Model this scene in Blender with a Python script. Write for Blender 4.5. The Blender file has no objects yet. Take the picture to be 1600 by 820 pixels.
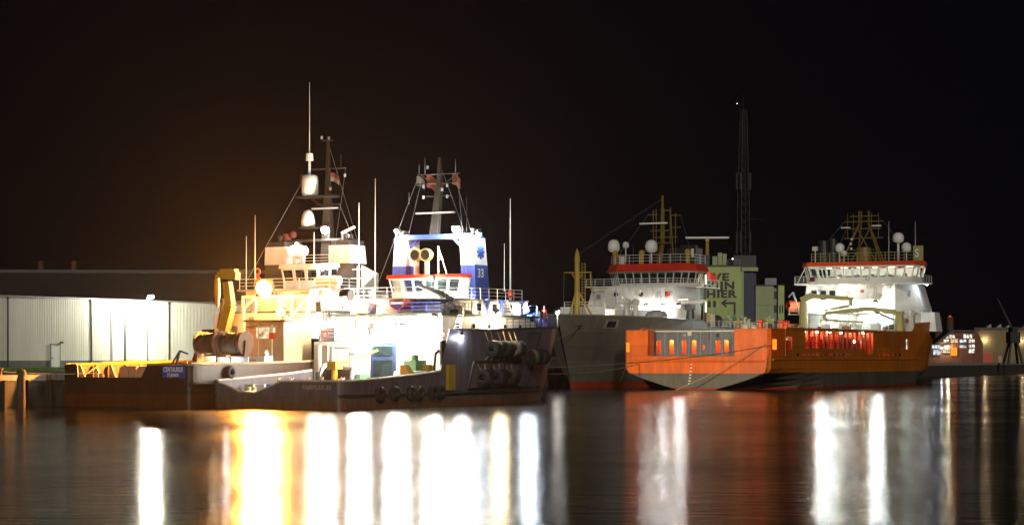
import bpy, bmesh, math, random
from mathutils import Vector, Matrix
random.seed(7)
R = math.radians
SC = bpy.context.scene
COL = SC.collection

# ------------------------------------------------------------------ camera
cam_d = bpy.data.cameras.new('camera'); cam = bpy.data.objects.new('camera', cam_d); COL.objects.link(cam)
cam.location = (0, 0, 4.7); cam.rotation_euler = (R(90), 0, 0)
cam_d.sensor_width = 36; cam_d.lens = 36 * 3500 / 1600
cam_d.shift_y = (556 - 410) / 1600
cam_d.clip_start = 0.5; cam_d.clip_end = 20000
SC.camera = cam
# ------------------------------------------------------------------ night sky
SUN_EL, SUN_AZ = 18, 174          # added soft low fill behind the camera, standing in for quay lamplight
W = bpy.data.worlds.new('World'); SC.world = W; W.use_nodes = True
wn = W.node_tree.nodes; wl = W.node_tree.links; wn.clear()
wo = wn.new('ShaderNodeOutputWorld'); bg = wn.new('ShaderNodeBackground'); sky = wn.new('ShaderNodeTexSky')
sky.sky_type = 'NISHITA'; sky.sun_disc = False; sky.sun_elevation = R(SUN_EL); sky.sun_rotation = R(SUN_AZ)
bg.inputs['Strength'].default_value = 0.00008
bg2 = wn.new('ShaderNodeBackground'); bg2.inputs['Color'].default_value = (0.62, 0.52, 1.0, 1); bg2.inputs['Strength'].default_value = 0.0019
ad = wn.new('ShaderNodeAddShader')
wl.new(sky.outputs[0], bg.inputs['Color']); wl.new(bg.outputs[0], ad.inputs[0]); wl.new(bg2.outputs[0], ad.inputs[1]); wl.new(ad.outputs[0], wo.inputs['Surface'])
sd = bpy.data.lights.new('front_fill', 'SUN'); sd.energy = 1.1; sd.angle = R(6); sd.color = (1.0, 0.92, 0.80)
so = bpy.data.objects.new('front_fill', sd); COL.objects.link(so)
_az = R(SUN_AZ)
sun_from = Vector((math.sin(_az) * math.cos(R(SUN_EL)), math.cos(_az) * math.cos(R(SUN_EL)), math.sin(R(SUN_EL))))
so.rotation_euler = sun_from.to_track_quat('Z', 'Y').to_euler()
# ------------------------------------------------------------------ exposure
vs = SC.view_settings; vs.view_transform = 'Standard'; vs.look = 'None'; vs.exposure = 0; vs.gamma = 1; vs.use_curve_mapping = False
cy = SC.cycles; cy.use_denoising = True; cy.max_bounces = 6; cy.diffuse_bounces = 3; cy.glossy_bounces = 3
cy.transparent_max_bounces = 8; cy.sample_clamp_indirect = 8; cy.caustics_reflective = False; cy.caustics_refractive = False
cy.volume_bounces = 0

# ================================================================== materials
MATS = {}
def _new(name):
    m = bpy.data.materials.new(name); m.use_nodes = True; m.node_tree.nodes.clear()
    o = m.node_tree.nodes.new('ShaderNodeOutputMaterial'); MATS[name] = m
    return m, m.node_tree.nodes, m.node_tree.links, o
def paint(name, col, rough=0.5, var=0.25, scale=0.6, metal=0.0, rust=0.0, bands=None, bump=0.0, streak=4.0, plates=0.0, rustcol=(0.16, 0.065, 0.025)):
    """painted steel: slow tone changes, vertical runs, optional rust and z bands [(z, colour)] of real paint"""
    m, n, l, o = _new(name)
    b = n.new('ShaderNodeBsdfPrincipled'); l.new(b.outputs[0], o.inputs['Surface'])
    b.inputs['Roughness'].default_value = rough; b.inputs['Metallic'].default_value = metal
    tc = n.new('ShaderNodeTexCoord'); mp = n.new('ShaderNodeMapping'); mp.inputs['Scale'].default_value = (1, 1, 1 / streak)
    l.new(tc.outputs['Object'], mp.inputs['Vector'])
    no = n.new('ShaderNodeTexNoise'); no.inputs['Scale'].default_value = scale * 3; no.inputs['Detail'].default_value = 6; no.inputs['Roughness'].default_value = 0.65
    l.new(mp.outputs[0], no.inputs['Vector'])
    rmp = n.new('ShaderNodeMapRange'); rmp.inputs[1].default_value = 0.3; rmp.inputs[2].default_value = 0.7; rmp.inputs[3].default_value = 1 - var; rmp.inputs[4].default_value = 1 + var * 0.6
    l.new(no.outputs['Fac'], rmp.inputs[0])
    if bands:
        sx = n.new('ShaderNodeSeparateXYZ'); l.new(tc.outputs['Object'], sx.inputs[0])
        wob = n.new('ShaderNodeMath'); wob.operation = 'MULTIPLY_ADD'; wob.inputs[1].default_value = 0.10; l.new(no.outputs['Fac'], wob.inputs[0]); l.new(sx.outputs['Z'], wob.inputs[2])
        cur = None
        for i, (z, c) in enumerate(bands):
            if cur is None:
                rgb = n.new('ShaderNodeRGB'); rgb.outputs[0].default_value = (*c, 1); cur = rgb.outputs[0]; continue
            gt = n.new('ShaderNodeMath'); gt.operation = 'GREATER_THAN'; gt.inputs[1].default_value = z; l.new(wob.outputs[0], gt.inputs[0])
            mx = n.new('ShaderNodeMix'); mx.data_type = 'RGBA'; mx.inputs[7].default_value = (*c, 1)
            l.new(gt.outputs[0], mx.inputs[0]); l.new(cur, mx.inputs[6]); cur = mx.outputs[2]
        src = cur
    else:
        rgb = n.new('ShaderNodeRGB'); rgb.outputs[0].default_value = (*col, 1); src = rgb.outputs[0]
    if rust:
        n2 = n.new('ShaderNodeTexNoise'); n2.inputs['Scale'].default_value = 1.7; n2.inputs['Detail'].default_value = 8; n2.inputs['Roughness'].default_value = 0.7
        mp2 = n.new('ShaderNodeMapping'); mp2.inputs['Scale'].default_value = (1, 1, 0.22); l.new(tc.outputs['Object'], mp2.inputs['Vector']); l.new(mp2.outputs[0], n2.inputs['Vector'])
        r2 = n.new('ShaderNodeMapRange'); r2.inputs[1].default_value = 0.52; r2.inputs[2].default_value = 0.72; r2.inputs[3].default_value = 0; r2.inputs[4].default_value = rust
        l.new(n2.outputs['Fac'], r2.inputs[0])
        mx = n.new('ShaderNodeMix'); mx.data_type = 'RGBA'; mx.inputs[7].default_value = (*rustcol, 1)
        l.new(r2.outputs[0], mx.inputs[0]); l.new(src, mx.inputs[6]); src = mx.outputs[2]
    ml = n.new('ShaderNodeMix'); ml.data_type = 'RGBA'; ml.blend_type = 'MULTIPLY'; ml.inputs[0].default_value = 1
    l.new(src, ml.inputs[6]); l.new(rmp.outputs[0], ml.inputs[7]); l.new(ml.outputs[2], b.inputs['Base Color'])
    if plates:   # welded plates: each a slightly different tone, thin dark seams
        sp = n.new('ShaderNodeSeparateXYZ'); l.new(tc.outputs['Object'], sp.inputs[0]); sm = n.new('ShaderNodeMath'); sm.operation = 'ADD'; l.new(sp.outputs['X'], sm.inputs[0]); l.new(sp.outputs['Y'], sm.inputs[1])
        cb = n.new('ShaderNodeCombineXYZ'); l.new(sm.outputs[0], cb.inputs[0]); l.new(sp.outputs['Z'], cb.inputs[1])
        bk = n.new('ShaderNodeTexBrick'); bk.inputs['Scale'].default_value = 1; bk.inputs['Brick Width'].default_value = 6.5; bk.inputs['Row Height'].default_value = 2.05; bk.inputs['Mortar Size'].default_value = 0.03; bk.inputs['Mortar Smooth'].default_value = 0.4
        bk.inputs['Color1'].default_value = (1, 1, 1, 1); c2 = 1 - 2 * plates; bk.inputs['Color2'].default_value = (c2, c2, c2, 1); bk.inputs['Mortar'].default_value = (0.62, 0.6, 0.58, 1)
        l.new(cb.outputs[0], bk.inputs['Vector']); mq = n.new('ShaderNodeMix'); mq.data_type = 'RGBA'; mq.blend_type = 'MULTIPLY'; mq.inputs[0].default_value = 1
        l.new(ml.outputs[2], mq.inputs[6]); l.new(bk.outputs['Color'], mq.inputs[7]); l.new(mq.outputs[2], b.inputs['Base Color'])
    if bump:
        bp = n.new('ShaderNodeBump'); bp.inputs['Strength'].default_value = bump; bp.inputs['Distance'].default_value = 0.05
        l.new(no.outputs['Fac'], bp.inputs['Height']); l.new(bp.outputs[0], b.inputs['Normal'])
    return m
def glow(name, col, strength):
    m, n, l, o = _new(name); e = n.new('ShaderNodeEmission'); e.inputs[0].default_value = (*col, 1); e.inputs[1].default_value = strength
    l.new(e.outputs[0], o.inputs['Surface']); return m
def lit(name, col, strength):
    m = glow(name, col, strength); n = m.node_tree.nodes; l = m.node_tree.links; e = [q for q in n if q.type == 'EMISSION'][0]
    tc = n.new('ShaderNodeTexCoord'); v = n.new('ShaderNodeTexNoise'); v.inputs['Scale'].default_value = 1.3; v.inputs['Detail'].default_value = 3; l.new(tc.outputs['Object'], v.inputs['Vector'])
    k = n.new('ShaderNodeMapRange'); k.inputs[1].default_value = 0.35; k.inputs[2].default_value = 0.65; k.inputs[3].default_value = 0.15 * strength; k.inputs[4].default_value = 1.25 * strength
    l.new(v.outputs['Fac'], k.inputs[0]); l.new(k.outputs[0], e.inputs[1]); return m
def glass(name, tint, clear):
    m, n, l, o = _new(name)
    g = n.new('ShaderNodeBsdfPrincipled'); g.inputs['Base Color'].default_value = (*tint, 1); g.inputs['Roughness'].default_value = 0.05
    t = n.new('ShaderNodeBsdfTransparent'); t.inputs[0].default_value = (0.86, 0.94, 0.92, 1)
    x = n.new('ShaderNodeMixShader'); x.inputs[0].default_value = clear
    l.new(g.outputs[0], x.inputs[1]); l.new(t.outputs[0], x.inputs[2]); l.new(x.outputs[0], o.inputs['Surface']); return m

paint('white', (0.78, 0.78, 0.75), 0.45, 0.10, 0.5, rust=0.22)
paint('cream', (0.62, 0.55, 0.42), 0.5, 0.16, 0.5, rust=0.3)
paint('ship_grey_white', (0.60, 0.58, 0.54), 0.5, 0.16, 0.5, rust=0.3)
paint('navy_hull', None, 0.45, 0.35, 0.5, rust=0.4, bands=[(-9, (0.16, 0.07, 0.035)), (0.62, (0.12, 0.085, 0.065)), (1.25, (0.115, 0.098, 0.12))], rustcol=(0.17, 0.105, 0.07))
paint('brown_hull', None, 0.5, 0.35, 0.5, rust=0.4, bands=[(-9, (0.085, 0.026, 0.007)), (1.3, (0.036, 0.016, 0.008))], rustcol=(0.06, 0.028, 0.014))
paint('olive_hull', None, 0.45, 0.2, 0.3, rust=0.2, plates=0.12, bands=[(-9, (0.34, 0.04, 0.02)), (1.05, (0.112, 0.106, 0.084)), (8.2, (0.17, 0.162, 0.13))])
paint('orange_hull', None, 0.5, 0.24, 0.35, rust=0.34, plates=0.10, bands=[(-9, (0.26, 0.025, 0.01)), (0.35, (0.11, 0.105, 0.072)), (2.35, (0.74, 0.125, 0.006))], rustcol=(0.24, 0.075, 0.02))
paint('orange_hull_shaded', None, 0.5, 0.24, 0.35, rust=0.4, plates=0.14, bands=[(-9, (0.26, 0.025, 0.01)), (0.35, (0.10, 0.095, 0.065)), (2.35, (0.56, 0.155, 0.010))], rustcol=(0.30, 0.14, 0.03))  # same orange paint, the flank's dimmer light put into its colour
paint('orange', (0.62, 0.098, 0.008), 0.4, 0.12, 0.4, rust=0.1)
paint('safety_red', (0.55, 0.035, 0.012), 0.4, 0.12, 0.4)
paint('signal_orange', (0.62, 0.07, 0.01), 0.4, 0.10, 0.4)
paint('blue', (0.045, 0.085, 0.36), 0.4, 0.15, 0.5)
paint('deep_blue', (0.008, 0.02, 0.06), 0.5, 0.2, 0.3)
paint('dark_grey', (0.020, 0.018, 0.017), 0.5, 0.2, 0.5)
paint('funnel_grey', (0.045, 0.044, 0.046), 0.45, 0.15, 0.5)
paint('steel_grey', (0.26, 0.27, 0.28), 0.5, 0.22, 0.5, rust=0.2)
paint('bulkhead_grey', (0.13, 0.135, 0.14), 0.5, 0.25, 0.5, rust=0.3)
paint('black', (0.014, 0.014, 0.015), 0.5, 0.3, 0.5)
paint('rubber', (0.009, 0.008, 0.008), 0.75, 0.4, 1.2, bump=0.3)
paint('deck_green', (0.07, 0.11, 0.085), 0.75, 0.3, 0.6, rust=0.35)
paint('deck_brown', (0.17, 0.11, 0.07), 0.75, 0.3, 0.6, rust=0.5)
paint('crane_yellow', (0.48, 0.29, 0.02), 0.42, 0.15, 0.6, rust=0.2)
paint('mast_yellow_dim', (0.17, 0.12, 0.012), 0.5, 0.2, 0.6, rust=0.2)  # mast yellow darkened: the weaker light up high is put into the colour
paint('mast_yellow', (0.42, 0.27, 0.012), 0.42, 0.15, 0.6, rust=0.15)
paint('boom_olive', (0.36, 0.34, 0.13), 0.45, 0.18, 0.5, rust=0.2)
paint('tan', (0.40, 0.29, 0.17), 0.5, 0.2, 0.6, rust=0.3)
paint('rope', (0.30, 0.24, 0.13), 0.9, 0.3, 4)
paint('rope_brown', (0.045, 0.026, 0.014), 0.9, 0.45, 3, bump=0.6)
paint('cladding', (0.80, 0.80, 0.69), 0.55, 0.10, 0.15, streak=8)
paint('plinth', (0.14, 0.15, 0.15), 0.8, 0.2, 0.6)
paint('concrete', (0.30, 0.28, 0.24), 0.85, 0.35, 0.5, bump=0.3)
paint('old_concrete', (0.05, 0.044, 0.033), 0.9, 0.5, 0.4, bump=0.5, rust=0.3, rustcol=(0.06, 0.06, 0.03))
paint('timber', (0.05, 0.034, 0.021), 0.85, 0.5, 1.0, bump=0.5)
paint('rust_steel', (0.10, 0.048, 0.025), 0.8, 0.45, 0.8, bump=0.4)
paint('asphalt', (0.05, 0.05, 0.048), 0.9, 0.3, 0.3, streak=1)
paint('earth', (0.06, 0.055, 0.042), 0.95, 0.4, 0.02, streak=1)
paint('leaf_grass', (0.11, 0.27, 0.03), 0.8, 0.4, 0.4)
paint('tower_steel', (0.011, 0.011, 0.012), 0.6, 0.2, 0.6)
paint('hall_dark', (0.004, 0.0036, 0.0036), 0.8, 0.2, 0.1)
paint('brick_red', (0.20, 0.075, 0.045), 0.85, 0.25, 0.4)
paint('yellow_wall', (0.22, 0.165, 0.085), 0.8, 0.2, 0.3)
paint('lime', (0.42, 0.54, 0.19), 0.6, 0.12, 0.15)
paint('lime_pale', (0.34, 0.41, 0.20), 0.6, 0.14, 0.15)
paint('galvanised', (0.17, 0.18, 0.19), 0.55, 0.2, 0.6, metal=0.3)
paint('radome', (0.72, 0.72, 0.70), 0.4, 0.06, 0.5)
paint('flag_red', (0.09, 0.012, 0.008), 0.8, 0.1); paint('flag_orange', (0.11, 0.03, 0.008), 0.8, 0.1); paint('flag_white', (0.12, 0.115, 0.1), 0.8, 0.1)
paint('sign_white', (0.8, 0.8, 0.78), 0.5, 0.05)
paint('green_machine', (0.07, 0.20, 0.10), 0.5, 0.2, 0.6)
glass('tinted_glass', (0.012, 0.022, 0.024), 0.25)
glass('clear_glass', (0.05, 0.08, 0.08), 0.80)
glow('lamp_white', (1.0, 0.95, 0.84), 90); glow('lamp_cool', (0.80, 0.93, 1.0), 90); glow('lamp_sodium', (1.0, 0.42, 0.07), 70)
glow('lamp_warm', (1.0, 0.80, 0.50), 60); glow('lamp_red', (1.0, 0.05, 0.03), 1.2); glow('lamp_tube', (1.0, 0.85, 0.5), 5); glow('lamp_orange', (1.0, 0.22, 0.02), 1.8)
lit('lit_window', (1.0, 0.90, 0.76), 1.3); lit('lit_window_cool', (0.80, 0.93, 1.0), 1.1); lit('lit_window_warm', (1.0, 0.72, 0.42), 1.1); glow('star_lamp', (0.95, 0.98, 1.0), 3)

# water: long-exposure harbour water, fine chop averaged to a rough mirror with faint ripples
m, n, l, o = _new('harbour_water')
b = n.new('ShaderNodeBsdfPrincipled'); l.new(b.outputs[0], o.inputs['Surface'])
b.inputs['Base Color'].default_value = (0.006, 0.006, 0.005, 1); b.inputs['Roughness'].default_value = 0.17; b.inputs['IOR'].default_value = 1.33
tc = n.new('ShaderNodeTexCoord')
def _wave(sc, det):
    mp = n.new('ShaderNodeMapping'); mp.inputs['Scale'].default_value = sc; l.new(tc.outputs['Object'], mp.inputs['Vector'])
    q = n.new('ShaderNodeTexNoise'); q.inputs['Scale'].default_value = 1; q.inputs['Detail'].default_value = det; q.inputs['Roughness'].default_value = 0.6
    l.new(mp.outputs[0], q.inputs['Vector']); return q
q1 = _wave((0.40, 1.0, 1), 7); q2 = _wave((0.045, 0.03, 1), 3)
bp = n.new('ShaderNodeBump'); bp.inputs['Distance'].default_value = 0.10; bp.inputs['Strength'].default_value = 0.55
q3 = _wave((0.09, 0.22, 1), 2); bp0 = n.new('ShaderNodeBump'); bp0.inputs['Distance'].default_value = 0.12; bp0.inputs['Strength'].default_value = 0.22; l.new(q3.outputs['Fac'], bp0.inputs['Height']); l.new(bp0.outputs[0], bp.inputs['Normal'])
l.new(q1.outputs['Fac'], bp.inputs['Height']); l.new(bp.outputs[0], b.inputs['Normal'])
rr = n.new('ShaderNodeMapRange'); rr.inputs[1].default_value = 0.35; rr.inputs[2].default_value = 0.65; rr.inputs[3].default_value = 0.10; rr.inputs[4].default_value = 0.17
l.new(q2.outputs['Fac'], rr.inputs[0]); l.new(rr.outputs[0], b.inputs['Roughness'])

# ================================================================== mesh helpers
class MB:
    def __init__(s): s.v = []; s.f = []; s.m = []; s.mi = 0
    def mat(s, i): s.mi = i; return s
    def face(s, pts):
        k = len(s.v); s.v += [tuple(p) for p in pts]; s.f.append(tuple(range(k, k + len(pts)))); s.m.append(s.mi); return s
    def hexa(s, b, t):
        k = len(s.v); nb = len(b); s.v += [tuple(p) for p in b] + [tuple(p) for p in t]
        fs = [tuple(range(k + nb - 1, k - 1, -1)), tuple(range(k + nb, k + 2 * nb))] + [(k + i, k + (i + 1) % nb, k + nb + (i + 1) % nb, k + nb + i) for i in range(nb)]
        s.f += fs; s.m += [s.mi] * len(fs); return s
    def box(s, c, d, rz=0.0, tap=1.0, tapy=None):
        x, y, z = c; a, bb, h = d[0] / 2, d[1] / 2, d[2] / 2; co, si = math.cos(rz), math.sin(rz); ty = tap if tapy is None else tapy
        def q(u, w, kx, ky, zz): return (x + u * kx * co - w * ky * si, y + u * kx * si + w * ky * co, zz)
        B = [q(u, w, 1, 1, z - h) for u, w in ((-a, -bb), (a, -bb), (a, bb), (-a, bb))]; T = [q(u, w, tap, ty, z + h) for u, w in ((-a, -bb), (a, -bb), (a, bb), (-a, bb))]
        return s.hexa(B, T)
    def b2(s, x0, x1, y0, y1, z0, z1): return s.box(((x0 + x1) / 2, (y0 + y1) / 2, (z0 + z1) / 2), (abs(x1 - x0), abs(y1 - y0), abs(z1 - z0)))
    def prism(s, poly, z0, z1, top=None):
        top = top or poly; return s.hexa([(p[0], p[1], z0) for p in poly], [(p[0], p[1], z1) for p in top])
    def cyl(s, a, b, r0, r1=None, n=8):
        r1 = r0 if r1 is None else r1; a = Vector(a); b = Vector(b); d = (b - a).normalized()
        u = d.orthogonal().normalized(); w = d.cross(u)
        A = [a + (u * math.cos(2 * math.pi * i / n) + w * math.sin(2 * math.pi * i / n)) * r0 for i in range(n)]
        Bq = [b + (u * math.cos(2 * math.pi * i / n) + w * math.sin(2 * math.pi * i / n)) * r1 for i in range(n)]
        return s.hexa(A, Bq)
    def tube(s, pts, r, n=5):
        for i in range(len(pts) - 1): s.cyl(pts[i], pts[i + 1], r, r, n)
        return s
    def beam(s, a, b, w, h, w1=None, h1=None):
        a = Vector(a); b = Vector(b); d = (b - a).normalized(); up = Vector((0, 0, 1))
        if abs(d.z) > 0.95: up = Vector((1, 0, 0))
        sd_ = d.cross(up).normalized(); u = sd_.cross(d); w1 = w1 or w; h1 = h1 or h
        def ring(p, ww, hh): return [p - sd_ * ww / 2 - u * hh / 2, p + sd_ * ww / 2 - u * hh / 2, p + sd_ * ww / 2 + u * hh / 2, p - sd_ * ww / 2 + u * hh / 2]
        return s.hexa(ring(a, w, h), ring(b, w1, h1))
    def lathe(s, c, prof, n=12, axis='z'):
        c = Vector(c); k = len(s.v)
        def P(r, z, a):
            q = (r * math.cos(a), r * math.sin(a), z)
            if axis == 'y': q = (q[0], q[2], q[1])
            if axis == 'x': q = (q[2], q[0], q[1])
            return tuple(c + Vector(q))
        for r, z in prof:
            for i in range(n): s.v.append(P(r, z, 2 * math.pi * i / n))
        for j in range(len(prof) - 1):
            for i in range(n):
                s.f.append((k + j * n + i, k + j * n + (i + 1) % n, k + (j + 1) * n + (i + 1) % n, k + (j + 1) * n + i)); s.m.append(s.mi)
        s.f.append(tuple(k + i for i in range(n))); s.m.append(s.mi)
        s.f.append(tuple(k + (len(prof) - 1) * n + i for i in range(n))); s.m.append(s.mi)
        return s
    def ball(s, c, r, n=10, m_=6, sz=1.0):
        return s.lathe(c, [(max(0.01 * r, r * math.sin(math.pi * j / m_)), -r * sz * math.cos(math.pi * j / m_)) for j in range(m_ + 1)], n)
    def torus(s, c, R_, r, axis='y', n=14, m_=7):
        c = Vector(c); k = len(s.v)
        for i in range(n):
            a = 2 * math.pi * i / n
            for j in range(m_):
                t = 2 * math.pi * j / m_; rad = R_ + r * math.cos(t); h = r * math.sin(t) * 1.15
                q = {'y': (rad * math.cos(a), h, rad * math.sin(a)), 'x': (h, rad * math.cos(a), rad * math.sin(a)), 'z': (rad * math.cos(a), rad * math.sin(a), h)}[axis]
                s.v.append(tuple(c + Vector(q)))
        for i in range(n):
            for j in range(m_):
                s.f.append((k + i * m_ + j, k + ((i + 1) % n) * m_ + j, k + ((i + 1) % n) * m_ + (j + 1) % m_, k + i * m_ + (j + 1) % m_)); s.m.append(s.mi)
        return s
    def rail(s, pts, h=1.05, r=0.032, gap=1.6, bars=3):
        pts = [Vector(p) for p in pts]
        for a, b in zip(pts[:-1], pts[1:]):
            for j in range(bars):
                o_ = Vector((0, 0, h * (j + 1) / bars)); s.cyl(a + o_, b + o_, r if j == bars - 1 else r * 0.75, None, 4)
            k = max(1, int((b - a).length / gap))
            for i in range(k + 1):
                p = a.lerp(b, i / k); s.cyl(p, p + Vector((0, 0, h)), r, None, 4)
        return s
    def holed(s, P, u0, u1, v0, v1, holes):
        """a wall sheet from u0..u1, v0..v1 with rectangular holes; P maps (u, v) to a point"""
        us = sorted({u0, u1, *[h[0] for h in holes], *[h[1] for h in holes]}); vs_ = sorted({v0, v1, *[h[2] for h in holes], *[h[3] for h in holes]})
        for i in range(len(us) - 1):
            for j in range(len(vs_) - 1):
                cu, cv = (us[i] + us[i + 1]) / 2, (vs_[j] + vs_[j + 1]) / 2
                if any(h[0] < cu < h[1] and h[2] < cv < h[3] for h in holes): continue
                s.face([P(us[i], vs_[j]), P(us[i + 1], vs_[j]), P(us[i + 1], vs_[j + 1]), P(us[i], vs_[j + 1])])
        return s
    def build(s, name, mats, parent=None, smooth=False, solid=0.0):
        me = bpy.data.meshes.new(name); me.from_pydata(s.v, [], s.f)
        for q in (mats if isinstance(mats, (list, tuple)) else [mats]): me.materials.append(MATS[q])
        me.polygons.foreach_set('material_index', s.m)
        if smooth: me.polygons.foreach_set('use_smooth', [True] * len(me.polygons))
        me.update(); ob = bpy.data.objects.new(name, me); COL.objects.link(ob)
        if parent: ob.parent = parent
        if solid:
            bm = bmesh.new(); bm.from_mesh(me); bmesh.ops.remove_doubles(bm, verts=bm.verts, dist=0.002); bmesh.ops.recalc_face_normals(bm, faces=bm.faces); bm.to_mesh(me); bm.free()
            md = ob.modifiers.new('thickness', 'SOLIDIFY'); md.thickness = solid; md.offset = 0
        return ob
def tag(ob, label=None, cat=None, group=None, kind=None):
    for k, v in (('label', label), ('category', cat), ('group', group), ('kind', kind)):
        if v: ob[k] = v
    return ob
def root(name, loc, rz, label, cat, group=None):
    e = bpy.data.objects.new(name, None); COL.objects.link(e); e.location = loc; e.rotation_euler = (0, 0, rz)
    return tag(e, label, cat, group)
def text(name, s, size, loc, X, Y, mat, parent, bold=0.0, align='LEFT', squeeze=1.0):
    cu = bpy.data.curves.new(name, 'FONT'); cu.body = s; cu.size = size; cu.extrude = 0.012; cu.offset = bold; cu.align_x = align; cu.space_character = 1 + bold * 1.2
    t = bpy.data.objects.new('tmp', cu); me = bpy.data.meshes.new_from_object(t); bpy.data.objects.remove(t); bpy.data.curves.remove(cu)
    me.materials.clear(); me.materials.append(MATS[mat])
    X = Vector(X); Y = Vector(Y); Z = X.cross(Y); M = Matrix((X * squeeze, Y, Z)).transposed().to_4x4(); M.translation = Vector(loc); me.transform(M)
    ob = bpy.data.objects.new(name, me); COL.objects.link(ob); ob.parent = parent; return ob
def light(parent, loc, power, col, spot=None, aim=None, rad=0.15, blend=0.6):
    ld = bpy.data.lights.new('lamp_light', 'SPOT' if spot else 'POINT'); ld.energy = power; ld.color = col; ld.shadow_soft_size = rad
    ob = bpy.data.objects.new('lamp_light', ld); COL.objects.link(ob); ob.location = loc; ob.parent = parent
    if spot:
        ld.spot_size = R(spot); ld.spot_blend = blend
        ob.rotation_euler = (-Vector(aim)).to_track_quat('Z', 'Y').to_euler()
    return ob
WHITE = (1.0, 0.92, 0.80); COOL = (0.80, 0.92, 1.0); SODIUM = (1.0, 0.37, 0.05); WARM = (1.0, 0.78, 0.45)
def flood(parent, loc, aim, power, col=WHITE, mat='lamp_white', spot=None, r=0.24, name='floodlight', rad=None):
    """a floodlight: bracket, box housing and a glowing front lens; its light leaves from just in front of the lens"""
    p = Vector(loc); d = Vector(aim).normalized(); mb = MB()
    mb.beam(p - d * 0.42, p - d * 0.02, r * 2.3, r * 1.9); mb.beam(p - d * 0.25 - Vector((0, 0, 0.45)), p - d * 0.25, 0.10, 0.10)
    mb.mat(1); u = d.orthogonal().normalized(); w = d.cross(u)
    rings = []
    for k, (rr_, dd) in enumerate(((1.0, 0.0), (0.8, 0.11), (0.4, 0.19), (0.05, 0.21))):
        rings.append([p + d * (dd * r / 0.24) + (u * math.cos(a * math.pi / 5) + w * math.sin(a * math.pi / 5)) * r * rr_ for a in range(10)])
    for A, Bq in zip(rings[:-1], rings[1:]):
        for i in range(10): mb.face([A[i], A[(i + 1) % 10], Bq[(i + 1) % 10], Bq[i]])
    ob = mb.build(name, ['dark_grey', mat], parent)
    if power: light(parent, p + d * (0.32 * r / 0.24 + 0.05), power, col, spot, d, rad or r)
    return ob
def loft(mb, stations, mirror=True):
    """hull shell from stations of (x, y, z) points, keel to rail, starboard (y < 0), mirrored to port"""
    for A, Bq in zip(stations[:-1], stations[1:]):
        for i in range(len(A) - 1):
            mb.face([A[i], Bq[i], Bq[i + 1], A[i + 1]])
            if mirror:
                f = lambda p: (p[0], -p[1], p[2]); mb.face([f(A[i + 1]), f(Bq[i + 1]), f(Bq[i]), f(A[i])])
def hull_rows(rows, zs=(0, 0.14, 0.28, 0.45, 0.65, 0.85, 1.0), zref=7.5, keel=-1.4):
    out = []
    for x, wl_, tp, zt, rk in rows:
        st = [(x, -wl_ * 0.8, keel)]
        for q in zs:
            z = zt * q; t = min(1, z / zref); st.append((x + rk * t, -(wl_ + (tp - wl_) * t ** 0.8), z))
        out.append(st)
    return out
def deck_sheet(mb, rows, z, inset=0.12):
    for (x0, h0), (x1, h1) in zip(rows[:-1], rows[1:]):
        mb.face([(x0, -h0 + inset, z), (x1, -h1 + inset, z), (x1, h1 - inset, z), (x0, h0 - inset, z)])
def bridge(parent, poly, z, tilt, nwin, glass_mat, wall_mat, roof_mat, roof_over=0.25, frame=0.16, name='wheelhouse', skip=()):
    """wheelhouse: wall to the sill, ring of outward-leaning windows (each pane its own piece), head band and roof slab. z = (floor, sill, head, roof underside, roof top)"""
    z0, z1, z2, z3, z4 = z; cx = sum(p[0] for p in poly) / len(poly); cyy = sum(p[1] for p in poly) / len(poly)
    def off(k):
        r_ = []
        for x, y in poly:
            d = math.hypot(x - cx, y - cyy); r_.append((x + (x - cx) / d * k, y + (y - cyy) / d * k))
        return r_
    lo, hi = poly, off(tilt); mb = MB(); N = len(poly); panes = []
    for i in range(N):
        j = (i + 1) % N
        mb.face([(*lo[i], z0), (*lo[j], z0), (*lo[j], z1), (*lo[i], z1)]); mb.face([(*hi[i], z2), (*hi[j], z2), (*hi[j], z3), (*hi[i], z3)])
        k = nwin[i]
        if k == 0: mb.face([(*lo[i], z1), (*lo[j], z1), (*hi[j], z2), (*hi[i], z2)]); continue
        a, b_ = Vector((*lo[i], z1)), Vector((*lo[j], z1)); c, d_ = Vector((*hi[j], z2)), Vector((*hi[i], z2)); L = (b_ - a).length
        for q in range(k):
            A, B_, C_, D_ = a.lerp(b_, q / k), a.lerp(b_, (q + 1) / k), d_.lerp(c, (q + 1) / k), d_.lerp(c, q / k)
            fu = min(0.3, frame / (L / k)); fv = min(0.3, frame / (z2 - z1))
            def bi(u, v): return A.lerp(B_, u).lerp(D_.lerp(C_, u), v)
            I = [bi(fu, fv), bi(1 - fu, fv), bi(1 - fu, 1 - fv), bi(fu, 1 - fv)]; Oq = [A, B_, C_, D_]
            nrm = (B_ - A).cross(D_ - A).normalized(); ctr = Vector((cx, cyy, z1))
            if nrm.dot(A - ctr) < 0: nrm = -nrm
            for e in range(4):
                mb.face([Oq[e], Oq[(e + 1) % 4], I[(e + 1) % 4], I[e]]); mb.face([I[e], I[(e + 1) % 4], I[(e + 1) % 4] - nrm * 0.12, I[e] - nrm * 0.12])
            panes.append([p - nrm * 0.09 for p in I])
    mb.face([(*p, z0) for p in poly]); mb.face([(*p, z0 + 0.02) for p in poly])
    ob = mb.build(name, wall_mat, parent)
    for I in panes: MB().face(I).build('window', glass_mat, ob)
    rp = off(tilt + roof_over); MB().prism(rp, z3, z4, off(tilt + roof_over - 0.12)).build('roof', roof_mat, ob)
    return ob
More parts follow.
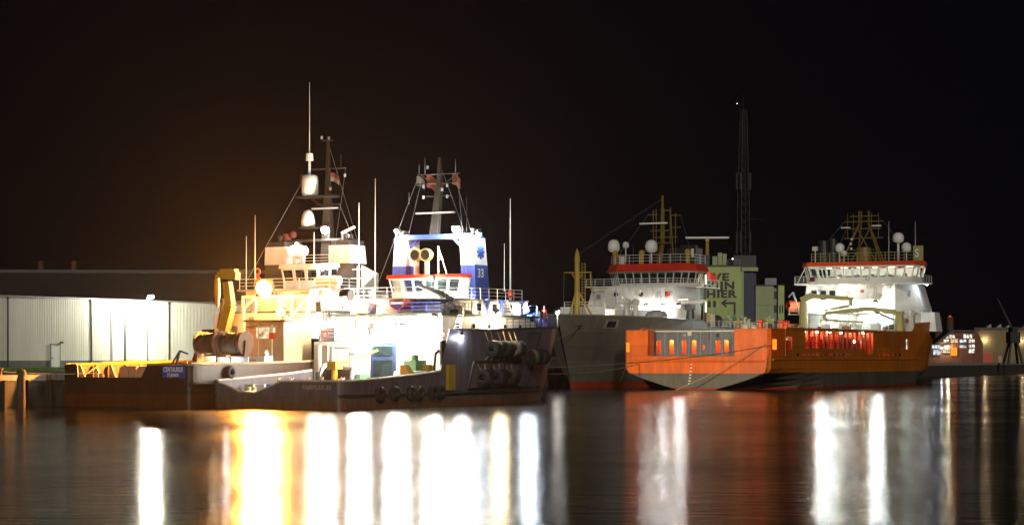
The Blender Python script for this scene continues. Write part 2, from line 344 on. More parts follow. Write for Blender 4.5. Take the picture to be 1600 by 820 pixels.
def tyre(parent, c, r=0.62, w=0.26, axis='y', name='tyre', fat=False):
    mb = MB()
    if fat:   # wide aircraft-type tyre seen edge on: barrel with hollow ends
        mb.lathe(c, [(r * 0.3, -w * 0.86), (r * 0.42, -w), (r * 0.86, -w), (r * 0.97, -w * 0.82), (r, 0), (r * 0.97, w * 0.82), (r * 0.86, w), (r * 0.42, w), (r * 0.3, w * 0.86)], 16, axis)
    else: mb.torus(c, r - w * 0.75, w, axis, 14, 8)
    return mb.build(name, 'rubber', parent, smooth=True)
def whip(mb, p, h, r=0.045): mb.cyl(p, (p[0], p[1], p[2] + h), r, r * 0.35, 5)
def dome(parent, c, r, h, mat='radome', post=0.8, pr=0.12, name='radome'):
    mb = MB(); prof = [(r * 0.55, 0), (r * 0.92, 0.12 * h), (r, 0.35 * h), (r * 0.98, 0.6 * h), (r * 0.8, 0.82 * h), (r * 0.45, 0.96 * h), (0.02, h)]
    mb.lathe(c, prof, 14); mb.cyl((c[0], c[1], c[2] - post), (c[0], c[1], c[2] + 0.02), pr, pr, 8)
    return mb.build(name, mat, parent, smooth=True)
def chain(parent, a, b, name='chain', r=0.05, mat='rust_steel'): return MB().cyl(a, b, r, None, 5).build(name, mat, parent)
def catenary(a, b, sag, n=14):
    a = Vector(a); b = Vector(b); return [a.lerp(b, i / n) - Vector((0, 0, sag * 4 * (i / n) * (1 - i / n))) for i in range(n + 1)]
def lifebuoy(parent, c, axis='x', mat='signal_orange'): return MB().torus(c, 0.32, 0.09, axis, 12, 6).build('lifebuoy', mat, parent, smooth=True)
def ladder(parent, a, b, w, axis=(0, 1, 0), mat='white', n=10, name='ladder'):
    a = Vector(a); b = Vector(b); s_ = Vector(axis).normalized() * w / 2; mb = MB(); mb.cyl(a - s_, b - s_, 0.05, None, 4); mb.cyl(a + s_, b + s_, 0.05, None, 4)
    for i in range(n): p = a.lerp(b, (i + 0.5) / n); mb.box(p, (0.22 if axis[1] else w, w if axis[1] else 0.22, 0.05))
    return mb.build(name, mat, parent)
def clutter(parent, x, y0, y1, z0, z1, n_, seed, mats=('ship_grey_white', 'steel_grey', 'cream')):
    """small fittings on a wall facing -x: pipe runs, louvred vents, boxes, hose lockers, cable trays"""
    g = random.Random(seed)
    for i in range(n_):
        k = g.choice(('pipe', 'pipe', 'vent', 'junction_box', 'cable_tray', 'hose_box')); y = g.uniform(y0, y1); z = g.uniform(z0 + 0.2, z1 - 0.5); m_ = g.choice(mats); mb = MB()
        if k == 'pipe': mb.cyl((x - 0.12, y, z0 + 0.05), (x - 0.12, y, z1 - 0.1), g.uniform(0.05, 0.11), None, 6)
        elif k == 'cable_tray': w_ = g.uniform(0.8, 2.4); mb.b2(x - 0.14, x - 0.01, max(y0, y - w_), min(y1, y + w_), z1 - 0.35, z1 - 0.22)
        elif k == 'vent':
            mb.b2(x - 0.06, x - 0.01, y - 0.34, y + 0.34, z, z + 0.66)
            for q in range(4): mb.b2(x - 0.13, x - 0.06, y - 0.3, y + 0.3, z + 0.08 + q * 0.15, z + 0.14 + q * 0.15)
        elif k == 'junction_box': mb.b2(x - 0.2, x - 0.01, y - 0.2, y + 0.2, z, z + 0.5)
        else: mb.b2(x - 0.24, x - 0.01, y - 0.3, y + 0.3, z, z + 0.6); m_ = 'safety_red' if g.random() < 0.12 else 'cream'
        mb.build(k, m_, parent)
def stays(parent, lines, r_=0.022, mat='galvanised'):
    for a, b in lines: MB().cyl(a, b, r_, None, 4).build('stay_wire', mat, parent)
AFT = ((0, -1, 0), (0, 0, 1)); STB = ((1, 0, 0), (0, 0, 1))     # text axes on a face looking aft / to starboard

# ================================================================== the setting
GZ = 2.8                                     # quay level above the water
U1 = (0.5, 0.8660254); N1 = (0.8660254, -0.5); U2 = (0.45399, 0.891007); N2 = (0.891007, -0.45399)
A0 = (-42.4, 209.6)
def k1(k, nn=0.0): return (A0[0] + U1[0] * k + N1[0] * nn, A0[1] + U1[1] * k + N1[1] * nn)
QB = k1(40); QC = (5.8, 340.0)
def k2(k, nn=0.0): return (QC[0] + U2[0] * k + N2[0] * nn, QC[1] + U2[1] * k + N2[1] * nn)
QUAY = [k1(-320), QB, QC, k2(900), k2(6000)]
mb = MB(); mb.face([(-6000, -400, 0), (9000, -400, 0), (9000, 9000, 0), (-6000, 9000, 0)])
tag(mb.build('water', 'harbour_water'), kind='structure')
mb = MB(); mb.face([(*p, GZ) for p in QUAY] + [(-6000, 9000, GZ), (-6000, -100, GZ)])
tag(mb.build('ground', 'earth'), kind='structure')
# quay apron of asphalt along the edge
mb = MB()
for a, b in zip(QUAY[:3], QUAY[1:4]):
    ax = -62; n_ = N1 if a is QUAY[0] else N2
    mb.face([(a[0], a[1], GZ + 0.004), (b[0], b[1], GZ + 0.004), (b[0] + n_[0] * ax, b[1] + n_[1] * ax, GZ + 0.004), (a[0] + n_[0] * ax, a[1] + n_[1] * ax, GZ + 0.004)])
    break
tag(mb.build('quay_apron', 'asphalt'), kind='structure')
# quay wall with coping blocks and fender timbers
qw = MB()
for a, b in zip(QUAY[:-1], QUAY[1:]):
    qw.face([(a[0], a[1], -3), (b[0], b[1], -3), (b[0], b[1], GZ - 0.35), (a[0], a[1], GZ - 0.35)])
quay = tag(qw.build('quay_wall', 'old_concrete'), kind='structure')
def along(a, b, step, lo, hi):
    a = Vector(a); b = Vector(b); d = (b - a).normalized(); k = lo
    while k < hi: yield a + d * k, d; k += step
cop = None
def coping(p, d, L):
    global cop
    if cop is None:
        mb = MB(); mb.box((0, 0.55, -0.09), (L - 0.03, 1.3, 0.52)); cop = mb.build('coping_block', 'concrete', quay); o_ = cop
    else: o_ = cop.copy(); COL.objects.link(o_)
    c = p + d * L / 2; o_.location = (c.x, c.y, GZ); o_.rotation_euler = (0, 0, math.atan2(d.y, d.x))
for p, d in along(k1(-40), k1(40), 4, 0, 80): coping(p, d, 4)
for p, d in along(QB, QC, 4, 1, 99): coping(p, d, 4)
for p, d in along(QC, k2(900), 4, 1, 24): coping(p, d, 4)
for p, d in along(QC, k2(900), 4, 120, 330): coping(p, d, 4)
tim = None
for seg, lo, hi in (((k1(-40), k1(40)), 1.5, 78), ((QB, QC), 60, 98), ((QC, k2(900)), 1, 22)):
    for p, d in along(*seg, 3.1, lo, hi):
        if tim is None: tim = MB().box((0, -0.22, -1.0), (0.34, 0.32, 4.4)).build('fender_timber', 'timber', quay); o_ = tim
        else: o_ = tim.copy(); COL.objects.link(o_)
        o_.location = (p.x, p.y, 1.3); o_.rotation_euler = (0, 0, math.atan2(d.y, d.x))
mb = MB()
for s_ in (-0.25, 0.25): mb.cyl((s_, -0.18, -2.6), (s_, -0.18, 0.3), 0.04, None, 5)
for i in range(9): mb.cyl((-0.25, -0.18, -2.4 + i * 0.3), (0.25, -0.18, -2.4 + i * 0.3), 0.03, None, 4)
o_ = mb.build('quay_ladder', 'rust_steel', quay); p = k1(-1.6); o_.location = (p[0], p[1], GZ); o_.rotation_euler = (0, 0, R(60))
# mooring pile standing free in front of the quay
p = k1(-6.6, 1.4); pile = root('mooring_pile', (p[0], p[1], 0), R(60), 'rusty steel mooring pile standing in the water beside the quay wall', 'mooring pile')
mb = MB(); mb.cyl((0, 0, -2), (0, 0, 3.0), 0.34, 0.34, 12); mb.build('shaft', 'rust_steel', pile, smooth=False)
MB().lathe((0, 0, 3.0), [(0.42, 0), (0.45, 0.12), (0.40, 0.35), (0.25, 0.5), (0.02, 0.56)], 12).build('cap', 'rust_steel', pile, smooth=True)
MB().b2(-0.5, -0.34, -0.12, 0.12, 0.6, 2.7).b2(-0.62, -0.5, -0.18, 0.18, 0.4, 1.5).build('fender_board', 'timber', pile)
for k, nn in ((-14, -0.7), (-7.2, -0.7)):
    p = k1(k, nn); bo = root('bollard', (p[0], p[1], GZ), 0, 'squat iron bollard on the quay edge behind the mooring pile' if k > -10 else 'squat iron bollard on the quay edge at the picture margin', 'bollard', 'bollards on the quay')
    MB().lathe((0, 0, 0.16), [(0.30, 0), (0.22, 0.1), (0.20, 0.4), (0.34, 0.5), (0.34, 0.62), (0.1, 0.68)], 12).build('post', 'rust_steel', bo, smooth=True)
# grass strip in front of the warehouse
WA = (-72.4, 317.0)
def kw(k, nn=0.0): return (WA[0] + U1[0] * k + N1[0] * nn, WA[1] + U1[1] * k + N1[1] * nn)
mb = MB(); rg = random.Random(3)
for i in range(15000):
    k = rg.uniform(-30, 70); nn = 0.5 + 12 * rg.random() ** 1.5; p = kw(k, nn); h = rg.uniform(0.12, 0.42); a = rg.uniform(0, 6.28); w_ = 0.10
    mb.face([(p[0] - w_ * math.cos(a), p[1] - w_ * math.sin(a), GZ), (p[0] + w_ * math.cos(a), p[1] + w_ * math.sin(a), GZ), (p[0] + rg.uniform(-.15, .15), p[1] + rg.uniform(-.15, .15), GZ + h)])
tag(mb.build('grass', 'leaf_grass'), 'rough green grass growing along the foot of the warehouse', 'grass', kind='stuff')

# ------------------------------------------------------------------ warehouse
wh = root('warehouse', (WA[0], WA[1], GZ), R(60), 'long low warehouse clad in pale ribbed sheeting with dark plinth', 'warehouse')
WT = 10.3
def corrug(x0, x1, z0, z1, rib=0.5, y=0.0):
    mb = MB(); x = x0
    while x < x1 - 0.01:
        e = min(x + rib, x1); w_ = e - x; a, b, c = x + w_ * 0.5, x + w_ * 0.62, x + w_ * 0.88
        for (p, yp), (q, yq) in zip(((x, y), (a, y), (b, y - 0.045), (c, y - 0.045)), ((a, y), (b, y - 0.045), (c, y - 0.045), (e, y))):
            mb.face([(p, yp, z0), (q, yq, z0), (q, yq, z1), (p, yp, z1)])
        x = e
    return mb
edges = [-60, -34, 1.35, 19.3, 24.0, 27.0, 37.6, 62, 95]
for i, (a, b) in enumerate(zip(edges[:-1], edges[1:])):
    rib = 0.5 if i < 3 else 0.36
    corrug(a + 0.05, b - 0.05, 1.25, WT, rib).build('wall_panel', 'cladding', wh)
for x in (1.35, 19.3, 27.0, 37.6, 62):
    mb = MB(); mb.b2(x - 0.11, x + 0.11, -0.22, -0.08, 0.1, WT - 0.05); mb.b2(x - 0.18, x + 0.18, -0.26, -0.06, WT - 0.3, WT - 0.02); mb.build('downpipe', 'funnel_grey', wh)
MB().b2(23.8, 24.2, -0.14, 0.02, 1.25, WT).build('corner_trim', 'steel_grey', wh)
MB().b2(-60, 95, -0.03, 0.3, 0, 1.25).build('plinth', 'plinth', wh)
MB().b2(-60, 95, -0.34, 0.35, WT, WT + 0.22).build('gutter', 'steel_grey', wh)
MB().face([(-60, -0.2, WT + 0.2), (95, -0.2, WT + 0.2), (95, 30, WT + 1.1), (-60, 30, WT + 1.1)]).build('roof', 'hall_dark', wh)
MB().b2(-60, -59.8, 0.4, 30, 0, WT).b2(94.8, 95, 0.4, 30, 0, WT).b2(-60, 95, 29.8, 30, 0, WT + 1).build('end_wall', 'cladding', wh)
dr = MB().b2(10.4, 12.2, -0.22, -0.05, 0.05, 3.55).build('door', 'sign_white', wh)
MB().b2(10.25, 12.35, -0.28, -0.02, 3.6, 3.72).b2(10.25, 10.38, -0.24, -0.02, 0, 3.6).b2(12.22, 12.35, -0.24, -0.02, 0, 3.6).build('frame', 'steel_grey', dr)
MB().cyl((10.6, -0.30, 1.6), (10.6, -0.22, 1.6), 0.09).build('handle', 'black', dr)
MB().b2(12.3, 12.7, -0.5, -0.08, 3.75, 4.0).build('door_lamp', 'dark_grey', wh)
# lamp on the warehouse front
lp = root('lamp_post', (*kw(27.6, 4.0), GZ), R(60), 'tall lamp post with a lit floodlight in front of the warehouse', 'lamp post')
MB().cyl((0, 0, 0), (0, 0, 11.0), 0.11, 0.07, 8).build('pole', 'galvanised', lp)
MB().cyl((0, 0, 10.95), (0.0, -0.6, 11.1), 0.05, None, 6).b2(-0.35, 0.35, -0.95, -0.35, 11.0, 11.2).build('lamp_head', 'galvanised', lp)
MB().ball((0, -0.65, 10.82), 0.5, 10, 6, 0.5).build('lamp_lens', 'lamp_white', lp)
light(lp, (0, -0.65, 10.3), 15000, (1.0, 0.97, 0.78), rad=0.3)
# taller hall behind, and its two stub chimneys
bh = root('storage_hall', (-92, 452, GZ), R(4), 'dark flat roofed hall rising behind the pale warehouse', 'hall')
MB().b2(-40, 62, 0, 40, 0, 18.6).build('wall', 'hall_dark', bh); MB().prism([(-40.3, -0.3), (62.3, -0.3), (62.3, 40), (-40.3, 40)], 18.6, 19.3).build('roof', 'black', bh)
for x in (-3.6, 3.1): MB().cyl((x, 4, 19.3), (x, 4, 20.9), 0.55, 0.5, 10).lathe((x, 4, 20.9), [(0.8, 0), (0.05, 0.5)], 10).build('roof_vent', 'rust_steel', bh)

# ------------------------------------------------------------------ green silo building with lettering
gb = root('green_building', (38.4, 450, GZ), R(-4), 'lime green building lettered with black words and an arrow', 'building')
MB().b2(0, 7.5, 0, 9, 0, 19.8).build('main_block', 'lime', gb)
MB().b2(7.504, 8.15, 0.6, 8, 0, 18.9).build('side_strip', 'lime_pale', gb)
MB().b2(8.2, 10.5, 1.2, 7, 0, 18.6).build('blue_shaft', 'deep_blue', gb)
MB().b2(7.7, 11.0, 0.4, 8, 18.95, 19.7).build('shaft_cap', 'lime_pale', gb)
MB().b2(10.52, 14.1, 0.2, 8, 0, 15.9).build('rear_block', 'lime_pale', gb)
MB().b2(14.12, 14.95, 1.4, 7, 0, 15.6).build('stair_slot', 'steel_grey', gb)
for z in (1.0, 4.2, 7.4, 10.6, 13.4): MB().b2(14.2, 14.88, 1.33, 1.39, z, z + 1.5).build('slot_window', 'black', gb)
MB().b2(14.97, 16.2, 0, 8, 0, 16.0).build('end_block', 'lime', gb)
for x in (15.2, 15.7): MB().b2(x, x + 0.3, -0.05, -0.004, 10.5, 12.1).build('window', 'black', gb)
MB().b2(-0.12, 7.6, -0.1, 9, 19.8, 20.15).build('parapet', 'dark_grey', gb)
MB().b2(10.4, 14.2, 0.1, 8, 15.9, 16.15).b2(14.2, 16.3, -0.1, 8, 16.02, 16.2).build('parapet', 'dark_grey', gb)
text('lettering', 'WE', 2.05, (0.62, -0.02, 17.05), (1, 0, 0), (0, 0, 1), 'black', gb, 0.10, squeeze=1.38)
text('lettering', 'ZIJN', 2.05, (0.62, -0.02, 15.35), (1, 0, 0), (0, 0, 1), 'black', gb, 0.10, squeeze=1.32)
text('lettering', 'HIER', 2.05, (0.62, -0.02, 13.65), (1, 0, 0), (0, 0, 1), 'black', gb, 0.10, squeeze=1.28)
for x in (0.95, 2.0): MB().b2(x, x + 0.55, -0.06, -0.004, 11.7, 12.95).build('window', 'black', gb)
MB().b2(4.0, 6.5, -0.03, -0.004, 12.3, 12.72).b2(6.08, 6.5, -0.03, -0.004, 0, 12.3).face([(3.5, -0.03, 12.5), (4.6, -0.03, 11.6), (4.75, -0.03, 11.95), (4.15, -0.03, 12.5), (4.75, -0.03, 13.05), (4.6, -0.03, 13.4)]).build('arrow', 'black', gb)
mb = MB(); mb.b2(1.9, 2.9, 2, 4, 20.15, 22.0); mb.b2(3.0, 3.9, 2, 4, 20.15, 22.7); mb.b2(4.0, 4.75, 2, 4, 20.15, 22.5); mb.build('roof_tank', 'lime_pale', gb)
MB().b2(-1.5, 1.4, 4, 8, 0, 22.4).b2(6.2, 10.8, 5, 9, 0, 22.3).build('rear_tower', 'black', gb)
MB().b2(12.5, 14.8, 3, 6, 16.16, 17.6).build('roof_unit', 'steel_grey', gb)
MB().rail([(4.9, 0.5, 20.15), (7.4, 0.5, 20.15)], 1.1, 0.05).build('railing', 'galvanised', gb)
MB().ball((5.9, 0.4, 21.4), 0.16).build('roof_lamp', 'star_lamp', gb)
for z in (4.2, 8.4): MB().b2(0.02, 7.48, -0.025, -0.004, z, z + 0.05).build('panel_joint', 'dark_grey', gb)
for x in (2.5, 5.0): MB().b2(x, x + 0.04, -0.022, -0.004, 0.1, 11.4).build('panel_joint', 'dark_grey', gb)
for z in (3.5, 7.9, 12.0): MB().b2(10.55, 14.08, 0.17, 0.196, z, z + 0.05).build('panel_joint', 'dark_grey', gb)
rd = MB(); rd.cyl((0.9, 5, 22.4), (0.9, 5, 25.2), 0.38, 0.32, 8); rd.box((0.9, 5, 25.4), (0.8, 0.8, 0.5)); rad_ = rd.build('radar_post', 'mast_yellow', gb)
MB().box((0.9, 5, 25.9), (8.8, 0.5, 0.36)).build('radar_scanner', 'radome', rad_)
# ------------------------------------------------------------------ lattice mast
tw = root('lattice_tower', (49.6, 480, GZ), R(20), 'tall dark lattice radio tower with panel antennas behind the green building', 'radio tower')
TH = 54.5
def tww(z): return 0.95 - 0.45 * max(0, z - 34) / 20
for sx in (-1, 1):
    for sy in (-1, 1):
        MB().cyl((sx * 0.95, sy * 0.95, 0), (sx * 0.95, sy * 0.95, 34), 0.13, 0.11, 6).cyl((sx * 0.95, sy * 0.95, 34), (sx * 0.5, sy * 0.5, TH), 0.11, 0.08, 6).build('leg', 'tower_steel', tw)
mb = MB(); nb_ = 30
for i in range(nb_):
    z0, z1 = TH * i / nb_, TH * (i + 1) / nb_; a, b = tww(z0), tww(z1)
    cs = [(-1, -1), (1, -1), (1, 1), (-1, 1)]
    for j in range(4):
        p, q = cs[j], cs[(j + 1) % 4]
        mb.cyl((p[0] * a, p[1] * a, z0), (q[0] * b, q[1] * b, z1), 0.05, None, 4); mb.cyl((q[0] * a, q[1] * a, z0), (p[0] * b, p[1] * b, z1), 0.05, None, 4)
        mb.cyl((p[0] * b, p[1] * b, z1), (q[0] * b, q[1] * b, z1), 0.06, None, 4)
tag(mb.build('bracing', 'tower_steel', tw), kind='stuff')
for z, h in ((24, 4.5), (37.5, 3.6)):
    for x, y in ((-1.4, 0.4), (-1.15, -0.9), (1.2, -0.8), (1.4, 0.6)):
        mb = MB(); mb.b2(x - 0.17, x + 0.17, y - 0.12, y + 0.12, z, z + h); mb.cyl((x, y, z + h / 2), (x * 0.7, y * 0.7, z + h / 2), 0.06, None, 4); mb.build('panel_antenna', 'funnel_grey', tw)
MB().cyl((-0.5, 0, 31.5), (4.6, 0, 31.2), 0.06, None, 4).build('side_arm', 'tower_steel', tw)
mb = MB(); whip(mb, (0, 0, TH), 3.4, 0.08); mb.cyl((-0.6, 0.5, TH), (-0.6, 0.5, TH + 1.6), 0.05, None, 4); mb.build('top_antenna', 'tower_steel', tw)
MB().cyl((0, 0, TH + 1.2), (-1.5, 0, TH + 1.2), 0.04, None, 4).build('lamp_arm', 'tower_steel', tw); MB().ball((-1.5, 0, TH + 1.35), 0.11, 8, 5).build('obstruction_lamp', 'star_lamp', tw)

# ------------------------------------------------------------------ far right bank
fb = root('office_building', (115.5, 618, GZ), R(-3), 'dark gabled waterfront office with rows of lit windows', 'building')
MB().prism([(-2, 0), (14.3, 0), (14.3, 12), (-2, 12)], 0, 5.2).build('wall', 'brick_red', fb)
MB().hexa([(2.0, 0, 5.2), (14.3, 0, 5.2), (14.3, 12, 5.2), (2.0, 12, 5.2)], [(6, 0, 8.4), (12.9, 0, 8.4), (12.9, 12, 8.4), (6, 12, 8.4)]).build('gable_wall', 'brick_red', fb)
MB().hexa([(1.2, -0.4, 5.4), (1.9, -0.4, 5.2), (1.9, 12.3, 5.2), (1.2, 12.3, 5.4)], [(5.6, -0.4, 9.0), (6.0, -0.4, 8.5), (6.0, 12.3, 8.5), (5.6, 12.3, 9.0)]).b2(5.6, 13.4, -0.4, 12.3, 8.6, 9.0).build('roof', 'black', fb)
def wpx(x, y): return ((x - 1455) * 0.1766 - 0.1, 4.7 - (y - 556) * 0.1766 - GZ)
for (x0, y0, x1, y1, mt) in ((1479, 523, 1493, 528, 'lit_window'), (1506, 522, 1520, 528, 'lit_window'), (1475, 530, 1484, 535, 'lit_window'), (1486, 529, 1498, 535, 'lit_window_warm'), (1500, 530, 1511, 535, 'lit_window_cool'), (1514, 530, 1524, 535, 'lit_window'),
        (1457, 539, 1471, 544, 'lit_window_cool'), (1475, 539, 1485, 543, 'lit_window'), (1500, 539, 1511, 543, 'lit_window_cool'), (1514, 538, 1524, 543, 'lit_window'), (1459, 546, 1471, 554, 'lit_window_cool'), (1474, 545, 1486, 551, 'lit_window_warm'), (1514, 545, 1524, 551, 'lit_window')):
    (a, zt), (b, zb) = wpx(x0, y0), wpx(x1, y1); wdo = MB().b2(a, b, -0.12, -0.02, zb, zt).build('window', mt, fb); mb = MB(); k = max(2, int((b - a) / 0.8))
    for i in range(k + 1): xx = a + (b - a) * i / k; mb.b2(xx - 0.06, xx + 0.06, -0.2, -0.124, zb, zt)
    mb.b2(a - 0.08, b + 0.08, -0.21, -0.122, zb - 0.1, zb); mb.b2(a - 0.08, b + 0.08, -0.22, -0.123, zt, zt + 0.1); mb.build('frame', 'black', wdo)
MB().b2(5.5, 7.2, -0.15, -0.02, 2.0, 4.2).build('entrance', 'lamp_orange', fb)
flood(fb, (4.6, -0.8, 4.6), (0, -0.3, -1), 900, WARM, 'lamp_warm', r=0.22); flood(fb, (2.9, -0.8, 4.3), (0, -0.3, -1), 260, COOL, 'lamp_cool', r=0.2)
MB().b2(-3.5, -2.1, 0.5, 6, 0, 2.6).build('porch', 'brick_red', fb)
fh = root('shed', (130.3, 630, GZ), R(-3), 'yellowish waterfront shed with a red shutter lit by a wall lamp', 'shed')
MB().b2(0, 34, 0, 20, 0, 9.3).build('wall', 'yellow_wall', fh); MB().b2(-0.3, 34.3, -0.4, 20, 9.3, 9.9).build('roof', 'dark_grey', fh)
for i, z in enumerate((0.1, 0.75, 1.4, 2.05)): MB().b2(0.3, 4.9, -0.10, -0.01, z, z + 0.62).build('shutter_slat', 'safety_red', fh)
MB().b2(6.4, 7.4, -0.08, -0.01, 0.1, 2.0).build('door', 'tan', fh)
flood(fh, (2.6, -0.9, 6.6), (0, 0.4, -1), 380, WARM, 'lamp_warm', r=0.13, name='wall_lamp')
flood(fh, (13.0, -0.9, 6.4), (0, 0.4, -1), 240, WARM, 'lamp_warm', r=0.13, name='wall_lamp')
for x in (3.4, 6.2, 8.8, 13.6): MB().hexa([(x, 2, 9.9), (x + 1.4, 2, 9.9), (x + 1.4, 6, 9.9), (x, 6, 9.9)], [(x + 0.9, 2, 10.8), (x + 1.4, 2, 10.8), (x + 1.4, 6, 10.8), (x + 0.9, 6, 10.8)]).build('roof_light', 'steel_grey', fh)
cr = root('harbour_crane', (126.6, 566, GZ), R(10), 'black harbour crane standing in silhouette before the shed', 'crane')
for x in (-1.9, 1.9):
    for y in (-1.6, 1.6): MB().beam((x, y, 0), (x * 0.45, y * 0.45, 5.2), 0.5, 0.5).build('leg', 'black', cr)
MB().box((0, 0, 6.6), (2.6, 3, 2.8)).b2(-0.7, 0.7, -1.4, 1.4, 8, 9.2).build('cab', 'black', cr); MB().beam((0, 0, 8.2), (-4.2, 0, 16.5), 0.5, 0.6, 0.2, 0.25).build('jib', 'black', cr)
for x, label in ((1466, 'power station chimney with a red top light beside the orange ship'), (1484.5, 'power station chimney with red top light, further from the ship')):
    c = root('chimney', ((x - 800) / 3500 * 1500, 1500, GZ), 0, label, 'chimney', 'far chimneys')
    MB().cyl((0, 0, 0), (0, 0, 28), 2.6, 2.3, 14).build('shaft', 'rust_steel', c); MB().lathe((0, 0, 28), [(0.9, 0), (0.9, 0.6), (0.2, 1.0)], 10).build('warning_lamp', 'lamp_red', c)

# ================================================================== ship 1: blue tug in front
F = root('harbour_tug', (-21.1, 200, 0), R(60), 'big blue-hulled tug with white and blue funnels, rafted on the outside, brightly floodlit', 'tug')
rowsF = [(0.06, 6.62, 6.62, 2.5, 0), (0.2, 6.83, 6.83, 2.5, 0), (0.45, 6.98, 6.98, 2.5, 0), (0.9, 7.12, 7.14, 2.5, 0), (1.5, 7.2, 7.25, 2.5, 0), (6, 7.3, 7.35, 2.7, 0), (12, 7.3, 7.35, 3.0, 0), (16, 7.3, 7.35, 3.3, 0), (17.6, 7.3, 7.35, 7.2, 0), (21, 7.25, 7.35, 7.22, 0), (25, 7.1, 7.35, 7.25, 0), (29, 6.7, 7.2, 7.35, 0),
         (33, 6.0, 6.9, 7.45, 0.2), (37, 4.8, 6.05, 7.55, 0.6), (41, 3.3, 4.9, 7.6, 1.1), (44.5, 1.8, 3.1, 7.65, 1.7), (47, 0.7, 1.4, 7.7, 2.3), (48.0, 0.05, 0.25, 7.7, 2.7)]
stF = hull_rows(rowsF)
mb = MB(); loft(mb, [[(0.0, -6.35, p[2]) for p in stF[0]]] + stF)
def transom(mb, cols, x=0.0, zb=-1.4):
    for (y0, t0), (y1, t1) in zip(cols[:-1], cols[1:]): mb.face([(x, y0, zb), (x, y1, zb), (x, y1, t1), (x, y0, t0)])
transom(mb, [(6.35, 2.3), (5.6, 2.1), (3.96, 1.5), (2.2, 1.42), (-0.65, 2.45), (-6.35, 2.5)])
mb.build('hull', 'navy_hull', F, solid=0.1)
def cap_line(rows, i0, i1, side, dz=0.0): return [(r[0] + r[4], side * r[2], r[3] + dz) for r in rows[i0:i1]]
for sd_ in (-1, 1):
    MB().tube([(0, sd_ * 6.35, 2.5)] + cap_line(rowsF, 0, 8, sd_, 0.02), 0.11, 6).build('cap_rail', 'cream', F)
    MB().tube(cap_line(rowsF, 8, 18, sd_, 0.02), 0.10, 6).build('cap_rail', 'dark_grey', F)
    MB().tube([(r[0] + r[4] * 0.15, sd_ * (r[1] + (r[2] - r[1]) * 0.2 + 0.1), 1.15) for r in rowsF], 0.17, 6).build('rubbing_strake', 'dark_grey', F)
MB().tube([(-0.02, y, z + 0.02) for y, z in ((6.35, 2.3), (5.6, 2.1), (3.96, 1.5), (2.2, 1.42), (-0.65, 2.45), (-6.35, 2.5))], 0.09, 6).build('cap_rail', 'cream', F)
mb = MB(); deck_sheet(mb, [(0.05, 6.3)] + [(r[0], r[1]) for r in rowsF[0:10]], 1.05); mb.build('main_deck', 'deck_brown', F)
mb = MB(); deck_sheet(mb, [(16.3, 7.3)] + [(r[0] + r[4] * 0.8, r[2] - 0.05) for r in rowsF[8:18]], 6.15); mb.build('forecastle_deck', 'deck_green', F)
MB().lathe((0.55, 3.1, 1.15), [(0.42, -1.5), (0.42, 1.5)], 12, 'y').build('stern_roller', 'steel_grey', F)
# break of the forecastle: beige bulkhead, door, safety sign
MB().b2(16.2, 16.5, -7.2, 7.2, 1.06, 6.1).build('forecastle_bulkhead', 'cream', F)
dr = MB().b2(16.05, 16.18, -2.35, 0.55, 1.1, 5.9).build('door', 'deep_blue', F)
MB().b2(16.0, 16.04, -1.95, 0.15, 2.6, 4.3).build('window', 'tinted_glass', dr); MB().b2(16.0, 16.04, -1.95, 0.15, 4.75, 5.6).build('window', 'tinted_glass', dr)
MB().b2(15.95, 16.12, -3.3, 1.5, 6.0, 6.75).build('safety_board', 'cream', F)
text('safety_lettering', 'SAFETY FIRST', 0.52, (15.93, 1.15, 6.18), *AFT, 'signal_orange', F, 0.012)
for i in range(2):
    for j in range(2): MB().b2(16.1, 16.17, 1.3 + i * 0.42, 1.65 + i * 0.42, 3.0 + j * 0.5, 3.4 + j * 0.5).build('notice', ('safety_red', 'green_machine', 'crane_yellow', 'safety_red')[i * 2 + j], F)
text('name_lettering', 'FAIRPLAY-33', 0.55, (-0.09, -2.95, 1.75), *AFT, 'tan', F, 0.008)
# deckhouses
MB().b2(18.2, 36, -6.2, 6.2, 6.17, 8.55).build('deckhouse', 'white', F)
MB().b2(17.4, 36.4, -6.6, 6.6, 8.57, 8.75).build('boat_deck', 'deck_green', F)
MB().b2(20.2, 34.5, -5.6, 5.6, 8.77, 10.1).build('upper_deckhouse', 'white', F)
MB().b2(19.9, 20.1, -3.3, 3.3, 8.8, 10.0).build('windbreak', 'tan', F)
MB().b2(19.2, 35.2, -6.0, 6.0, 10.12, 10.28).build('bridge_deck', 'steel_grey', F)
for y in (-5.4, -4.2, 3.4, 4.6): MB().b2(18.1, 18.18, y - 0.35, y + 0.35, 6.3, 8.2).build('door', 'ship_grey_white', F)
for x in (21, 24, 27, 30, 33): MB().lathe((x, -6.22, 7.6), [(0.26, -0.04), (0.26, 0.0)], 12, 'y').build('porthole', 'tinted_glass', F)
for x in (23, 26, 29, 32): MB().b2(x - 0.4, x + 0.4, -5.66, -5.61, 9.1, 9.8).build('window', 'tinted_glass', F)
bridge(F, [(25.0, -3.9), (25.0, 3.9), (26.2, 4.3), (26.35, 3.1), (31, 3.0), (32.2, 0), (31, -3.0), (26.35, -3.1), (26.2, -4.3)], (10.32, 10.95, 12.35, 12.4, 12.75), 0.35, [6, 1, 0, 3, 2, 2, 3, 0, 1], 'clear_glass', 'white', 'safety_red', frame=0.1)
MB().b2(27, 30, -1.5, 1.5, 10.4, 11.4).b2(30, 31, -0.6, 0.6, 10.4, 11.6).build('console', 'steel_grey', F)
light(F, (27.6, 0, 12.1), 420, (0.9, 1.0, 0.92), rad=0.3)
